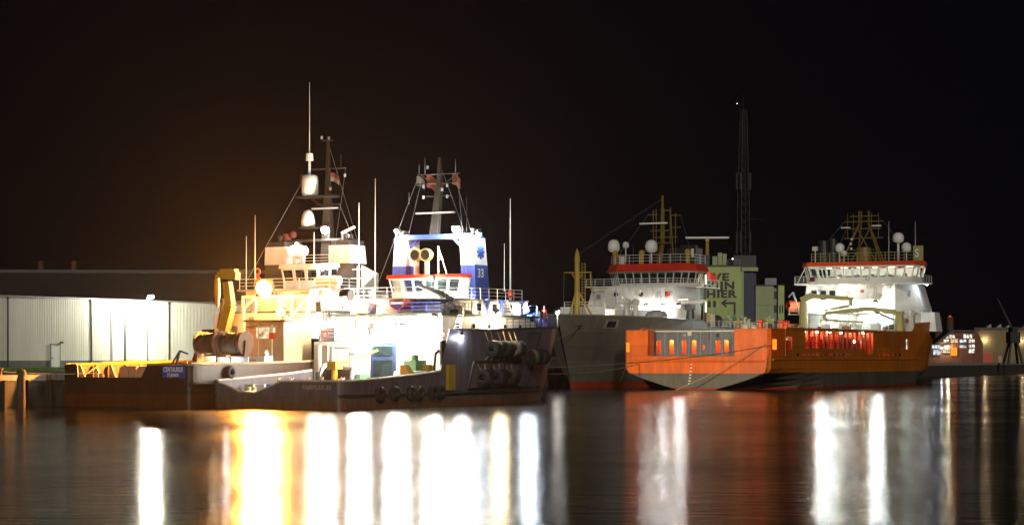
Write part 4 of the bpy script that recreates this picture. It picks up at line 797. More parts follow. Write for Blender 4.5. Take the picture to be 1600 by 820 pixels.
mb = MB(); mb.cyl((30.2, 0.66, 23.4), (30.2, 0.66, 25.0), 0.14, None, 6); mb.lathe((30.2, 0.66, 24.9), [(0.42, 0), (0.36, 0.75), (0.1, 0.8)], 10); whip(mb, (30.2, 0.66, 25.6), 7.4, 0.06); mb.build('antenna', 'radome', mt)
for z, w_ in ((24.0, 2.3), (20.3, 1.5), (26.9, 0.7)):
    mb = MB().cyl((30.3, -1.5 - w_, z), (30.3, -1.5 + w_, z), 0.07, None, 5)
    if z == 24.0: mb.cyl((30.3, -3.2, 24), (30.3, -3.2, 25.4), 0.05, None, 4)
    mb.build('yard', 'dark_grey', mt)
MB().box((30.0, -1.4, 19.9), (0.3, 3.2, 0.15)).build('radar_scanner', 'steel_grey', mt)
for y, z in ((-2.1, 21.9), (-3.9, 23.2), (-1.0, 27.2), (-1.9, 27.1)): MB().cyl((30, y, z - 0.15), (30, y, z + 0.15), 0.12, None, 8).build('navigation_lamp', 'steel_grey', mt)
flag(mt, (30.3, -1.9, 23.6), 1.0, 0.9, ['flag_red', 'flag_white']); flag(mt, (30.3, 1.9, 23.6), 0.8, 0.9, ['flag_red'])
MB().beam((30.3, -3.3, 17.3), (30.3, -4.9, 17.9), 0.2, 0.25).ball((30.3, -3.9, 17.0), 0.3).build('camera_mount', 'radome', mt)
MB().cyl((30, 3.4, 16.6), (30, 3.4, 17.4), 0.5, 0.4, 10).ball((30, 2.6, 17.3), 0.4).build('horn', 'flag_red', mt)
for y in (1.5, 0.4):
    s_ = MB().lathe((28.7, y, 15.5), [(0.3, 0.45), (0.55, 0.2), (0.6, -0.35), (0.5, -0.3)], 12, 'x').cyl((28.7, y, 14.15), (28.7, y, 15.1), 0.2, None, 8).build('searchlight', 'radome', C, smooth=True)
mb = MB(); whip(mb, (29.6, -5.9, 11.5), 8.8, 0.09); mb.build('whip_antenna', 'radome', C)
mb = MB(); whip(mb, (27.8, -1.6, 14.15), 3.2, 0.09); mb.build('whip_antenna', 'radome', C)
mb = MB(); whip(mb, (22.6, 2.0, 10.7), 8.2, 0.06); mb.build('whip_antenna', 'radome', C)
mb = MB(); whip(mb, (25.4, 5.2, 11.5), 5.5, 0.06); mb.build('whip_antenna', 'radome', C)
MB().hexa([(30, -5.85, 11.5), (33, -5.85, 11.5), (33, -6.0, 11.5), (30, -6.0, 11.5)], [(30, -5.9, 14), (31, -7.2, 13.2), (31.0, -7.35, 13.1), (30, -6.1, 13.9)]).build('wing_screen', 'white', C)
for y in (-3.6, -4.9): MB().lathe((26.6, y, 12.3), [(0.1, -0.8), (0.48, -0.7), (0.52, 0), (0.48, 0.7), (0.1, 0.8)], 12, 'y').b2(26.2, 27, y - 0.5, y + 0.5, 11.52, 11.9).build('liferaft', 'radome', C, smooth=False)
for z in (12.0, 12.8, 13.6): lifebuoy(C, (24.75, 3.3, z - 0.3), 'x')
ladder(C, (21.2, 3.5, 6.4), (23.6, 3.5, 9.2), 0.8)
# lamps of the brown tug
light(C, (19.4, -1.2, 12.2), 5200, SODIUM, rad=0.5)  # bare extra light, added to tint the superstructure near the sodium lamp
flood(C, (20.2, -0.85, 11.4), (-1, -0.25, -0.35), 340000, SODIUM, 'lamp_sodium', r=0.85, rad=0.6, spot=168)
flood(C, (19.6, -3.3, 9.0), (-1, -0.3, -0.3), 6000, SODIUM, 'lamp_sodium', r=0.4)
flood(C, (9.3, -4.6, 4.3), (-1, -0.2, -0.2), 156, COOL, 'lamp_cool', r=0.2); flood(C, (12.3, -1.0, 4.4), (-1, 0.2, -0.2), 180, (1, 0.9, 0.6), 'lamp_warm', r=0.22)
flood(C, (29.4, -1.85, 17.6), (-1, -0.2, -0.5), 1900, r=0.42); flood(C, (28.4, 1.0, 16.2), (-1, 0.2, -0.3), 300, WARM, 'lamp_warm', r=0.2)
flood(C, (24.4, -4.0, 11.0), (-1, -0.6, -0.5), 2600, (1, 0.52, 0.15), 'lamp_warm', r=0.42); flood(C, (24.4, 1.5, 11.0), (-1, 0.1, -0.5), 900, (1, 0.5, 0.13), 'lamp_sodium', r=0.3); flood(C, (27.9, -2.6, 13.6), (-1, -0.2, -0.4), 300, r=0.18)
flood(C, (21.0, -6.4, 8.6), (-0.6, -1, -0.6), 1080, r=0.24)

# ================================================================== ship 3: orange supply ship, stern towards us
O = root('supply_ship', (25.6, 312, 0), R(63), 'orange offshore supply ship seen from its square stern with lit white bridge forward', 'ship')
BH = 11.0
def ost(x, k, wl_, bw, rk=0.0):     # lower hull section: counter (k=0) to full wall side (k=1)
    zs = (-1.4, 0.0, 0.7, 1.5, 2.4, 3.0, 4.7); ys = (wl_ * 0.7, wl_, wl_ + (bw - wl_) * 0.32, wl_ + (bw - wl_) * 0.66, wl_ + (bw - wl_) * 0.95, bw, bw)
    return [(x + rk * max(0, z) / 4.7, -(y * (1 - k) + k * min(bw, bw if z > -1 else bw * 0.95)), z) for y, z in zip(ys, zs)]
stO = [ost(0.0, 0, 2.6, 10.5), ost(0.5, 0, 2.9, 10.9), ost(6, 0.15, 5.0, BH), ost(14, 0.55, 8.5, BH), ost(22, 1, BH, BH), ost(60, 1, BH, BH), ost(68, 1, 10.6, 11, 0.2), ost(74, 0, 8.6, 10.6, 0.6), ost(80, 0, 6.0, 9.2, 1.4), ost(85, 0, 3.2, 6.6, 2.2), ost(88.5, 0, 0.3, 2.6, 3.0)]
mb = MB(); loft(mb, stO); mb.build('hull', 'orange_hull_shaded', O, solid=0.08)
mb = MB(); s0 = stO[0]
for i in range(len(s0) - 1): mb.face([s0[i], (s0[i][0], -s0[i][1], s0[i][2]), (s0[i + 1][0], -s0[i + 1][1], s0[i + 1][2]), s0[i + 1]])
mb.build('transom', 'orange_hull', O, solid=0.08)
# stern bulwarks either side of the open stern, rounded corners, recessed rub strake
def sternwall(y0, y1, z1, name):
    mb = MB(); mb.holed(lambda u, v: (0.0, u, v), min(y0, y1), max(y0, y1), 4.7, z1, []); return mb
for sgn, yi, zt in ((1, 7.3, 8.35), (-1, -5.7, 8.5)):
    poly = [(0.0, yi), (0.0, sgn * 10.5), (0.5, sgn * 10.95), (6.0, sgn * 11.0), (6.0, sgn * 10.3), (2.2, sgn * 10.3), (2.2, yi)]
    bl = MB().prism(poly, 4.71, zt).build('stern_bulwark', 'orange_hull', O)
    if sgn > 0: MB().b2(-0.06, 0.0, 10.1, 10.55, 5.3, 6.6).build('marker_lamp', 'lamp_orange', bl)
    else: MB().b2(0.9, 2.3, -11.08, -11.0, 5.6, 7.0).build('marker_lamp', 'lamp_orange', bl)
MB().tube([(-0.06, y, 3.95) for y in (-10.2, 10.2)], 0.16, 6).build('rub_strake', 'orange_hull', O)
MB().tube([(1.0, -11.05, 4.2), (60, -11.08, 4.2), (68, -11.08, 4.25)], 0.12, 6).build('rub_strake', 'orange_hull_shaded', O)
mb = MB()
for i, z in enumerate((0.8, 1.2, 1.6, 2.0, 2.5, 3.0, 3.5)): mb.b2(-0.10, -0.085, 0.8 - i * 0.05, 1.1 - i * 0.05, z, z + 0.12)
mb.build('draught_marks', 'sign_white', O)
# work deck and grey slotted bulkhead inside the open stern
mb = MB(); deck_sheet(mb, [(0.1, 10.4), (6, 10.8), (66, 10.8)], 4.72, 0.05); mb.build('work_deck', 'deck_green', O)
holes = []
for y in (7.3, 5.3, 3.4, 1.9, -1.75, -3.0): w_ = 0.32; holes.append((y - w_, y + w_, 5.0, 6.9 if y not in (3.4,) else 6.9))
holes.append((0.25, 0.6, 5.6, 6.2))
mb = MB(); mb.holed(lambda u, v: (4.0, u, v), -10.2, 10.2, 4.73, 8.1, holes); mb.build('slotted_bulkhead', 'bulkhead_grey', O, solid=0.12)
for y in (6.3, 4.4, 2.6, 0.9, -0.7, -2.4, -4.0): MB().b2(3.84, 3.93, y - 0.04, y + 0.04, 4.75, 8.05).build('stiffener', 'steel_grey', O)
MB().b2(3.6, 4.2, -10.2, 10.2, 8.12, 8.3).build('bulkhead_cap', 'ship_grey_white', O)
MB().b2(6.2, 6.3, -10.2, 10.2, 4.73, 8.0).build('inner_bulkhead', 'signal_orange', O)
for y in (6.4, 2.4, -2.4): MB().b2(5.6, 5.9, y - 0.3, y + 0.3, 7.4, 7.6).build('passage_lamp', 'lamp_warm', O); light(O, (5.5, y, 7.1), 620, (1, 0.55, 0.2), rad=0.12)
MB().b2(4.0, 66, -9.4, 9.4, 8.32, 8.5).build('hatch_deck', 'deck_green', O)
# side shell with long grilled opening, slots and lit window, starboard and port
SO = [(13.9, 45.3, 5.75, 8.35), (41.5, 44.8, 5.0, 5.75)] + [(10.6 + i * 2.0, 11.9 + i * 2.0, 4.5 + 0.22, 4.5 + 0.55) for i in range(12)] + [(47 + i * 2.3, 48.6 + i * 2.3, 4.72, 5.05) for i in range(6)] + [(6.2, 8.6, 5.6, 7.4), (62.4, 63.6, 5.8, 7.4)]
mb = MB(); mb.holed(lambda u, v: (u, -BH, v), 6.0, 66, 4.7, 8.55, SO); mb.holed(lambda u, v: (u, BH, v), 6.0, 66, 4.7, 8.55, [(13.9, 45.3, 5.75, 8.35)])
mb.build('side_shell', 'orange_hull_shaded', O, solid=0.10)
MB().b2(6.3, 66, -11.1, -10.6, 8.56, 8.72).build('side_cap', 'orange_hull_shaded', O); MB().b2(6.3, 66, 10.6, 11.1, 8.56, 8.72).build('side_cap', 'orange_hull_shaded', O)
MB().b2(6.4, 66, -8.62, -8.5, 4.73, 8.3).build('casing_wall', 'signal_orange', O); MB().b2(6.4, 66, 8.5, 8.62, 4.73, 8.3).build('casing_wall', 'signal_orange', O)
for i in range(15): x = 14.4 + i * 2.15; MB().b2(x - 0.16, x + 0.16, -10.9, -10.65, 5.76, 8.34).build('grille_post', 'safety_red', O)
for z in (6.15, 6.6, 7.05, 7.5, 7.95): MB().b2(13.95, 45.25, -10.62, -10.5, z - 0.05, z + 0.05).build('grille_bar', 'safety_red', O)
for i in range(20): x = 14.5 + i * 1.55; MB().cyl((x, -9.3, 4.75), (x, -9.3, 6.2 + 1.6 * random.random()), 0.25 + 0.2 * random.random(), None, 8).build('cargo_drum', random.choice(['signal_orange', 'safety_red', 'rust_steel', 'black']), O)
for x in (9, 17, 22.5, 28, 33.5, 44, 52, 60): light(O, (x, -9.8, 8.0), 95, (1, 0.34, 0.07), rad=0.12); MB().b2(x - 0.3, x + 0.3, -9.95, -9.65, 8.12, 8.26).build('passage_lamp', 'lamp_warm', O)
flood(O, (38.5, -10.2, 6.9), (0.1, -1, 0.05), 60, WHITE, 'lamp_white', r=0.2)
MB().b2(62.5, 63.5, -10.9, -10.8, 5.8, 7.4).build('lit_doorway', 'lit_window', O)
MB().lathe((7.4, -10.6, 6.4), [(0.7, -0.2), (0.7, 0.0)], 12, 'y').build('fairlead', 'safety_red', O)
for x, y, mt_ in ((3, -8.4, 'signal_orange'), (8.2, -9.6, 'signal_orange'), (9.6, -9.7, 'signal_orange')): MB().lathe((x, y, 8.5), [(0.55, 0), (0.4, 0.2), (0.35, 0.8), (0.6, 0.95), (0.6, 1.15), (0.2, 1.25)], 10).build('capstan', mt_, O)
# bow above deck and superstructure
fp = [[(66, -BH, 4.7), (66, -BH, 8.0), (66.1, -BH, 8.7)], [(67.4, -BH, 4.7), (67.4, -BH, 8.8), (67.5, -BH, 10.1)], [(74.6, -10.6, 4.7), (75.2, -11.2, 9.0), (75.4, -11.3, 10.4)], [(81.4, -9.2, 4.7), (82.6, -10, 9.0), (83, -10.3, 10.7)], [(87.2, -6.6, 4.7), (88.6, -7.6, 9), (89.2, -7.9, 10.9)], [(91.5, -2.6, 4.7), (93.2, -3.0, 9), (94, -3.2, 11)], [(92.2, 0, 4.7), (94, 0, 9), (95, 0, 11)]]
mb = MB(); loft(mb, fp); mb.build('forecastle_shell', 'orange_hull_shaded', O, solid=0.1)
mb = MB(); deck_sheet(mb, [(66, 11), (75, 11.1), (83, 9.8), (89, 7.2), (94, 2.5)], 8.74); mb.build('forecastle_deck', 'deck_green', O)
MB().prism([(70, 8.6), (70, -6.8), (75.5, -10.2), (84, -9), (84, 9), (73, 10.4)], 8.76, 12.4).build('deckhouse', 'white', O)
MB().prism([(70, 8.6), (70, -6.8), (75.5, -10.2), (84, -9), (84, 9), (73, 10.4)], 12.42, 16.6, [(70, 8.6), (70, -6.8), (74.0, -9.2), (83, -8), (83, 8), (73, 9.4)]).build('upper_deckhouse', 'white', O)
MB().b2(66.4, 70.0, -11, 10.6, 11.6, 11.75).build('boat_deck', 'ship_grey_white', O)
MB().prism([(68.6, 10.2), (68.6, -10.6), (70, -11.4), (76, -11.4), (76, 10.8), (70, 10.8)], 16.65, 16.95).build('bridge_wing_deck', 'white', O)
MB().prism([(74.2, -9.9), (79, -9.9), (79, -12.3), (75.4, -12.3)], 8.8, 12.0, [(74.6, -9.9), (78.5, -9.9), (78.5, -11.9), (75.6, -11.9)]).build('side_house', 'white', O)
MB().b2(69.9, 69.98, -2.2, -0.4, 15.0, 16.0).build('sign_plate', 'sign_white', O); MB().b2(69.82, 69.89, -1.55, -0.95, 15.25, 15.8).build('fire_sign', 'safety_red', O)
MB().b2(69.9, 69.98, 0.9, 1.7, 14.6, 15.6).build('lit_porthole', 'lit_window_warm', O)
for y in (7.2, 5.6, 4.0): MB().b2(69.92, 69.99, y - 0.5, y + 0.5, 14.7, 15.7).build('window', 'tinted_glass', O)
for x in (72.0, 73.0): MB().b2(x - 0.3, x + 0.3, -8.6, -8.5, 14.6, 15.6).build('vent_grille', 'steel_grey', O)
for z in (14.15,): MB().rail([(69.2, 3.2, z), (69.2, -4.2, z)], 1.0, 0.04, 0.6).b2(69.1, 69.95, -4.3, 3.3, z - 0.1, z).build('balcony', 'ship_grey_white', O)
wb = bridge(O, [(71.2, -9.4), (71.2, 8.2), (73.0, 9.6), (80, 9), (82.5, 5), (82.5, -5), (80, -8.6), (73.6, -10.3)], (16.97, 17.75, 19.75, 19.85, 20.5), 0.55, [12, 2, 3, 2, 4, 2, 3, 2], 'clear_glass', 'white', 'signal_orange', frame=0.14)
MB().b2(74, 76, -6, 6, 17.0, 18.2).b2(78, 79, -4, 4, 17.0, 18.4).build('console', 'green_machine', wb); MB().b2(80.5, 80.7, -8, 8, 17.05, 19.6).build('inner_wall', 'ship_grey_white', wb)
for i, y in enumerate((-8, -5, -2.2, 0.6, 3.4, 6.2)):
    MB().b2(74, 74.6, y - 0.5, y + 0.5, 19.55, 19.68).build('ceiling_lamp', 'lamp_tube', wb); MB().cyl((75 + i % 2, y + 1, 17), (75 + i % 2, y + 1, 18.5), 0.35, 0.4, 8).build('seat', ('black', 'deep_blue')[i % 2], wb)
for y in (-7, -1, 5): light(O, (75.5, y, 19.3), 900, (0.92, 1.0, 0.85), rad=0.25)
MB().rail([(70, 10.7, 16.95), (68.7, 10.1, 16.95), (68.7, -10.5, 16.95), (70, -11.3, 16.95), (76, -11.3, 16.95)], 1.1, 0.04, 1.4).build('railing', 'white', O)
mb = MB(); mb.rail([(72.0, 8.4, 20.5), (72.0, -9.4, 20.5), (79, -8.6, 20.5)], 1.5, 0.05, 1.5); mb.build('railing', 'boom_olive', O)
MB().rail([(66.5, 10.4, 11.75), (66.5, -10.8, 11.75), (70, -11, 11.75), (76, -11.2, 11.75)], 1.1, 0.04).build('railing', 'white', O)
MB().rail([(66.3, -10.4, 8.75), (66.3, 10.4, 8.75)], 1.1, 0.05).build('railing', 'ship_grey_white', O)
lifebuoy(O, (68.6, -2.6, 17.6), 'x', 'steel_grey'); MB().b2(68.55, 68.62, 6.6, 7.5, 17.2, 17.9).build('wing_sign', 'flag_red', O)
for y0, y1 in ((-10.2, -11.2), (9.2, 10.4)): MB().cyl((70.5, y1, 16.9), (71.5, y0, 19.9), 0.07, None, 5).build('wing_stay', 'white', O)
# roof gear
mt = bpy.data.objects.new('mast', None); COL.objects.link(mt); mt.parent = O
mb = MB()
for a, b in (((73, 3.4), (75, 1.0)), ((73, -3.4), (75, -0.7)), ((78, 2.4), (75.6, 0.8)), ((78, -2.4), (75.6, -0.6))): mb.beam((a[0], a[1], 20.5), (b[0], b[1], 27.0), 0.24, 0.24); mb.beam((b[0], b[1], 27.0), (b[0], b[1], 29.2), 0.2, 0.2)
for z, w_ in ((22.6, 2.6), (24.6, 3.4), (26.2, 3.0), (27.4, 3.4), (28.3, 2.4)): mb.beam((74.4, -w_, z), (74.4, w_, z), 0.14, 0.14)
for y in (-2.6, -1.4, 1.8, 2.8): mb.cyl((74.4, y, 24.6), (74.4, y, 28.8), 0.06, None, 4)
mb.beam((74.2, -2.2, 20.6), (74.4, 1.0, 26), 0.14, 0.14); mb.beam((74.2, 2.2, 20.6), (74.4, -1.0, 26), 0.14, 0.14); mb.build('tower', 'mast_yellow_dim', mt)
MB().cyl((74.5, 0, 20.5), (74.5, 0, 23), 1.3, 1.2, 12).build('mast_house', 'mast_yellow_dim', mt)
for y, z in ((3.0, 26.4), (-2.4, 26.6)): MB().box((74, y, z), (0.3, 1.6, 0.2)).build('radar_scanner', 'radome', mt)
for y, z in ((1.9, 22.8), (2.0, 23.6), (1.8, 24.4)): MB().ball((73.6, y, z), 0.22, 8, 5).build('signal_lamp', 'radome', mt)
dome(O, (72.6, -6.6, 23.6), 0.95, 1.7, post=3.1, pr=0.2); dome(O, (72.6, -8.0, 22.0), 0.8, 1.6, post=1.5); dome(O, (73.5, 3.9, 22.3), 0.8, 1.5, post=1.8)
MB().cyl((73, 6.6, 20.5), (73, 6.6, 24.2), 1.0, 0.8, 12).cyl((74.4, 5.4, 20.5), (74.4, 5.4, 24.6), 0.9, 0.7, 12).build('funnel', 'black', O)
sg = MB().b2(72.4, 72.6, -10.9, -9.2, 20.5, 23.0).build('sign_board', 'boom_olive', O); text('emblem', 'S', 1.9, (72.37, -9.5, 21.15), *AFT, 'sign_white', sg, 0.03, squeeze=0.85)
mb = MB(); whip(mb, (73, -4.85, 20.5), 6.7, 0.06); mb.build('whip_antenna', 'radome', O); mb = MB(); whip(mb, (73, -9.4, 20.5), 6.6, 0.06); mb.build('whip_antenna', 'radome', O)
for y, z in ((8.0, 22.6), (2.9, 21.6)): MB().cyl((72.8, y, 20.5), (72.8, y, z), 0.1, None, 6).box((72.8, y, z + 0.3), (0.5, 0.9, 0.7)).build('searchlight', 'ship_grey_white', O)
MB().ball((72.4, 2.7, 22.0), 0.45, 10, 6).build('dome_lamp', 'radome', O)
# two knuckle cranes on the boat deck, seen against the lit wall
c = bpy.data.objects.new('deck_crane', None); COL.objects.link(c); c.parent = O
MB().cyl((62, 6.3, 8.5), (62, 6.3, 13.6), 0.75, 0.65, 12).build('post', 'boom_olive', c)
MB().beam((62, 6.6, 13.9), (62, 4.8, 14.7), 0.9, 0.9).beam((62, 4.9, 14.6), (62, -1.7, 14.1), 0.8, 0.8, 0.55, 0.55).build('boom', 'boom_olive', c); MB().beam((62, -2.0, 14.3), (62, -2.0, 12.9), 0.6, 0.7).beam((61.8, -1.8, 12.9), (61.8, 2.6, 12.2), 0.35, 0.4, 0.25, 0.3).build('jib', 'boom_olive', c)
c = bpy.data.objects.new('deck_crane', None); COL.objects.link(c); c.parent = O
MB().cyl((65.3, -9, 8.5), (65.3, -9, 11.4), 0.85, 0.75, 12).b2(64.6, 66, -9.7, -8.3, 11.4, 12.0).build('post', 'boom_olive', c)
MB().beam((64.6, -8.6, 11.9), (62.5, -4.8, 12.4), 0.7, 0.8).beam((62.5, -4.8, 12.4), (62, 2.5, 11.7), 0.65, 0.75, 0.45, 0.5).build('boom', 'boom_olive', c); MB().beam((61.8, 2.6, 11.6), (61.8, 2.4, 10.6), 0.5, 0.6).beam((61.8, 2.4, 10.6), (61.8, -4.0, 10.2), 0.35, 0.4, 0.22, 0.28).build('jib', 'boom_olive', c)
MB().cyl((64.4, -8.4, 10.6), (62.8, -5.6, 11.9), 0.16, None, 8).build('ram', 'galvanised', c)
# lifeboat on its davit
c = bpy.data.objects.new('lifeboat', None); COL.objects.link(c); c.parent = O
sts = [[(x, 10.6 - w_ * q, 13.0 + z) for q, z in ((0.0, -0.9), (0.7, -0.5), (1, 0.1), (0.8, 0.7), (0.0, 1.0))] for x, w_ in ((67.0, 0.2), (68.0, 1.1), (70.5, 1.25), (73, 1.1), (74.2, 0.2))]
st2 = [[(x, 10.6 + w_ * q, 13.0 + z) for q, z in ((0.0, -0.9), (0.7, -0.5), (1, 0.1), (0.8, 0.7), (0.0, 1.0))] for x, w_ in ((67.0, 0.2), (68.0, 1.1), (70.5, 1.25), (73, 1.1), (74.2, 0.2))]
mb = MB(); loft(mb, sts, False); loft(mb, st2, False); mb.build('hull', 'signal_orange', c, smooth=True); MB().beam((68.4, 9.2, 11.75), (68.4, 10.4, 15.4), 0.25, 0.3).beam((68.4, 10.4, 15.4), (68.4, 11.2, 14.6), 0.22, 0.25).build('davit', 'steel_grey', c)
MB().lathe((66.9, -8.6, 9.4), [(0.1, -0.7), (0.45, -0.6), (0.5, 0), (0.45, 0.6), (0.1, 0.7)], 12, 'y').build('liferaft', 'black', O, smooth=True); MB().lathe((66.9, -6.9, 9.4), [(0.1, -0.7), (0.45, -0.6), (0.5, 0), (0.45, 0.6), (0.1, 0.7)], 12, 'y').build('liferaft', 'black', O, smooth=True)
MB().ball((66.2, 11.0, 9.6), 0.6, 10, 6).build('fender_ball', 'radome', O, smooth=True); MB().box((67.2, -10.6, 10.4), (1.2, 0.9, 2.2), 0, 0.7).ball((67.0, -10.7, 11.6), 0.6).build('wrapped_winch', 'ship_grey_white', O)
for y, h in ((4, 1.2), (1, 1.5), (-1.6, 1.1), (-4.5, 1.3)): MB().box((67.2, y, 8.76 + h / 2), (1.0, 1.4, h)).build('deck_locker', 'white', O)
# lamps of the orange ship
flood(O, (69.6, 5.6, 13.9), (-0.6, 0.1, -1), 2600, (0.88, 1.0, 0.95), 'lamp_cool', r=0.3); flood(O, (69.0, -3.8, 13.4), (-0.5, 0, -1), 4600, (0.92, 1.0, 0.95), 'lamp_cool', r=0.34)
flood(O, (67.5, 3.0, 11.45), (-0.1, 0, -1), 900, (0.92, 1.0, 0.95), 'lamp_cool', r=0.2); flood(O, (67.5, -5.0, 11.45), (-0.1, 0, -1), 900, (0.92, 1.0, 0.95), 'lamp_cool', r=0.2)
flood(O, (68.9, 1.2, 16.5), (-0.2, 0, -1), 400, (0.95, 1.0, 0.9), 'lamp_cool', r=0.16); flood(O, (74.5, -11.0, 16.5), (0.1, 0.3, -1), 260, (0.85, 0.95, 1.0), 'lamp_cool', r=0.14)

# ================================================================== ship 4: grey dredger, bow towards us, along the quay
G = root('dredger', (8.6, 325, 0), R(63), 'grey-hulled ship with red-topped white bridge, bow facing the tugs', 'ship')
rowsG = [(0, 0.05, 0.25, 10.6, -5.0), (0.8, 0.45, 2.2, 10.6, -4.3), (2.6, 1.2, 4.3, 10.55, -3.2), (6, 2.7, 6.4, 10.5, -2.0), (11, 4.8, 7.9, 10.4, -1.0), (17, 6.9, 8.5, 10.3, -0.3), (24, 8.3, 8.5, 10.2, 0), (30, 8.5, 8.5, 10.2, 0), (31.5, 8.5, 8.5, 9.2, 0), (60, 8.5, 8.5, 9.0, 0), (92, 8.5, 8.5, 9.0, 0)]
stG = hull_rows(rowsG, zref=10.4); mb = MB(); loft(mb, stG); mb.build('hull', 'olive_hull', G, solid=0.1)
for sd_ in (-1, 1): MB().tube([(r[0] + r[4], sd_ * r[2], r[3] + 0.03) for r in rowsG], 0.11, 6).build('cap_rail', 'steel_grey', G)
mb = MB(); deck_sheet(mb, [(r[0] + r[4] * 0.85, r[2] * 0.95) for r in rowsG], 8.9); mb.build('main_deck', 'deck_green', G)
MB().b2(-1.2, 0.4, 4.4, 5.2, 9.0, 9.9).build('fairlead', 'dark_grey', G); 
ac = MB().hexa([(3.1, 4.55, 4.6), (6.0, 5.9, 4.6), (6.0, 5.7, 5.9), (3.1, 4.5, 5.9)], [(3.05, 4.75, 4.6), (5.95, 6.1, 4.6), (5.95, 5.95, 5.9), (3.05, 4.8, 5.9)]).build('anchor_pocket', 'rust_steel', G); ac.parent = G
def gs(x_, z, sgn=1):
    best = None
    for a, b in zip(rowsG[:-1], rowsG[1:]):
        xa = a[0] + a[4] * min(1, z / 10.4); xb = b[0] + b[4] * min(1, z / 10.4)
        if xa <= x_ <= xb:
            t = (x_ - xa) / (xb - xa); w0 = a[1] + (b[1] - a[1]) * t; w1 = a[2] + (b[2] - a[2]) * t; return sgn * (w0 + (w1 - w0) * min(1, z / 10.4) ** 0.8)
    return 0.0
bpy.data.objects.remove(ac)
def patch(name, x0, x1, z0, z1, mat, sgn, o_=0.12): return MB().face([(x, gs(x, z, sgn) + sgn * o_, z) for x, z in ((x0, z0), (x1, z0), (x1, z1), (x0, z1))]).build(name, mat, G, solid=0.12)
patch('anchor_pocket', 8.0, 10.4, 4.4, 5.9, 'rust_steel', -1); patch('hawse_plate', 1.2, 3.4, 8.7, 9.9, 'steel_grey', -1); patch('hawse_opening', 1.5, 2.9, 8.85, 9.75, 'black', -1, 0.26); patch('mooring_port', -2.7, -2.2, 8.6, 9.1, 'black', -1, 0.14)
mb = MB()
for i in range(6): x = 8.0; z = 0.9 + i * 0.35; y = gs(x, z, -1) - 0.07; mb.b2(x - 0.12, x + 0.12, y - 0.02, y + 0.02, z, z + 0.12)
mb.build('draught_marks', 'sign_white', G)
# forecastle gear, foremast
fm = bpy.data.objects.new('foremast', None); COL.objects.link(fm); fm.parent = G
MB().cyl((2.6, 0.3, 8.9), (2.6, 0.3, 18.4), 0.42, 0.34, 10).lathe((2.6, 0.3, 18.4), [(0.34, 0), (0.4, 0.3), (0.3, 1.3), (0.05, 2.0)], 10).build('post', 'mast_yellow', fm)
MB().cyl((2.6, 2.0, 9.0), (2.6, 0.5, 14.0), 0.14, None, 6).cyl((2.6, -3.0, 9.0), (2.6, 0.1, 14.2), 0.14, None, 6).build('stay', 'mast_yellow', fm)
MB().cyl((2.6, 2.4, 16.9), (2.6, -2.0, 16.9), 0.10, None, 6).beam((2.6, 1.2, 16.9), (2.6, 0.4, 15.6), 0.14, 0.14).beam((2.6, -0.6, 16.9), (2.6, 0.2, 15.6), 0.14, 0.14).build('crosstree', 'mast_yellow', fm)
ladder(fm, (2.6, -0.75, 9), (2.6, -0.75, 18.3), 0.5, mat='mast_yellow', n=22); MB().beam((2.6, -1.85, 16.7), (2.6, -2.0, 14.2), 0.12, 0.2).build('lamp_bracket', 'mast_yellow', fm)
chain(fm, (2.6, 2.4, 16.9), (0.2, 1.4, 10.6), 'wire', 0.03, 'galvanised'); chain(fm, (2.6, -2.0, 16.9), (5, -1.6, 10.6), 'wire', 0.03, 'galvanised')
MB().prism([(7, 4.6), (7, -3.8), (21.6, -6.6), (21.6, 6.6)], 8.92, 11.6).build('forecastle_house', 'white', G)
MB().rail([(7.1, 4.5, 11.6), (7.1, -3.7, 11.6), (21.0, -6.4, 11.6)], 1.1, 0.045, 1.4).build('railing', 'ship_grey_white', G)
MB().b2(4.2, 4.5, -3.4, 3.8, 8.92, 11.9).build('breakwater', 'white', G)
for x, y in ((8.2, -5.2), (10.4, -5.6)): MB().cyl((x, y, 8.9), (x, y, 12.2), 0.42, None, 10).lathe((x, y, 12.2), [(0.5, 0), (0.62, 0.4), (0.5, 0.8), (0.1, 0.95)], 10).build('ventilator', 'ship_grey_white', G)
MB().lathe((14.5, -7.2, 10.9), [(1.6, -0.4), (1.7, 0), (1.3, 0.45), (0.3, 0.7)], 14).cyl((13.2, -7.6, 10.2), (16.6, -7.8, 10.2), 0.2, None, 8).build('anchor_windlass', 'steel_grey', G)
# accommodation
MB().prism([(22, 7.8), (22, -6.6), (33.5, -6.6), (33.5, 7.8)], 8.94, 12.6).build('deckhouse', 'ship_grey_white', G)
MB().prism([(22, 7.6), (22, -6.5), (33.4, -6.5), (33.4, 7.6)], 12.62, 15.3, [(22.8, 7.2), (22.8, -6.4), (33.4, -6.4), (33.4, 7.2)]).build('upper_deckhouse', 'ship_grey_white', G)
MB().prism([(22.4, 8.3), (22.4, -7.2), (28, -8.2), (34.5, -8.2), (34.5, 8.3)], 15.32, 15.5).build('bridge_deck', 'ship_grey_white', G)
for y in (3.0, -1.2, -5.5): MB().lathe((22.35, y, 14.2), [(0.36, -0.06), (0.36, 0.1)], 12, 'x').build('porthole', 'tinted_glass', G)
for y in (-4.4, -6.2): MB().b2(21.9, 21.97, y - 0.35, y + 0.35, 13.1, 14.6).build('door', 'steel_grey', G)
bridge(G, [(28, -5.4), (28, 5.0), (30.8, 7.5), (33.6, 7.5), (33.6, -7.0), (29.8, -7.0)], (15.52, 16.0, 17.75, 17.8, 17.92), 0.4, [8, 4, 2, 5, 3, 2], 'tinted_glass', 'ship_grey_white', 'white', frame=0.075)
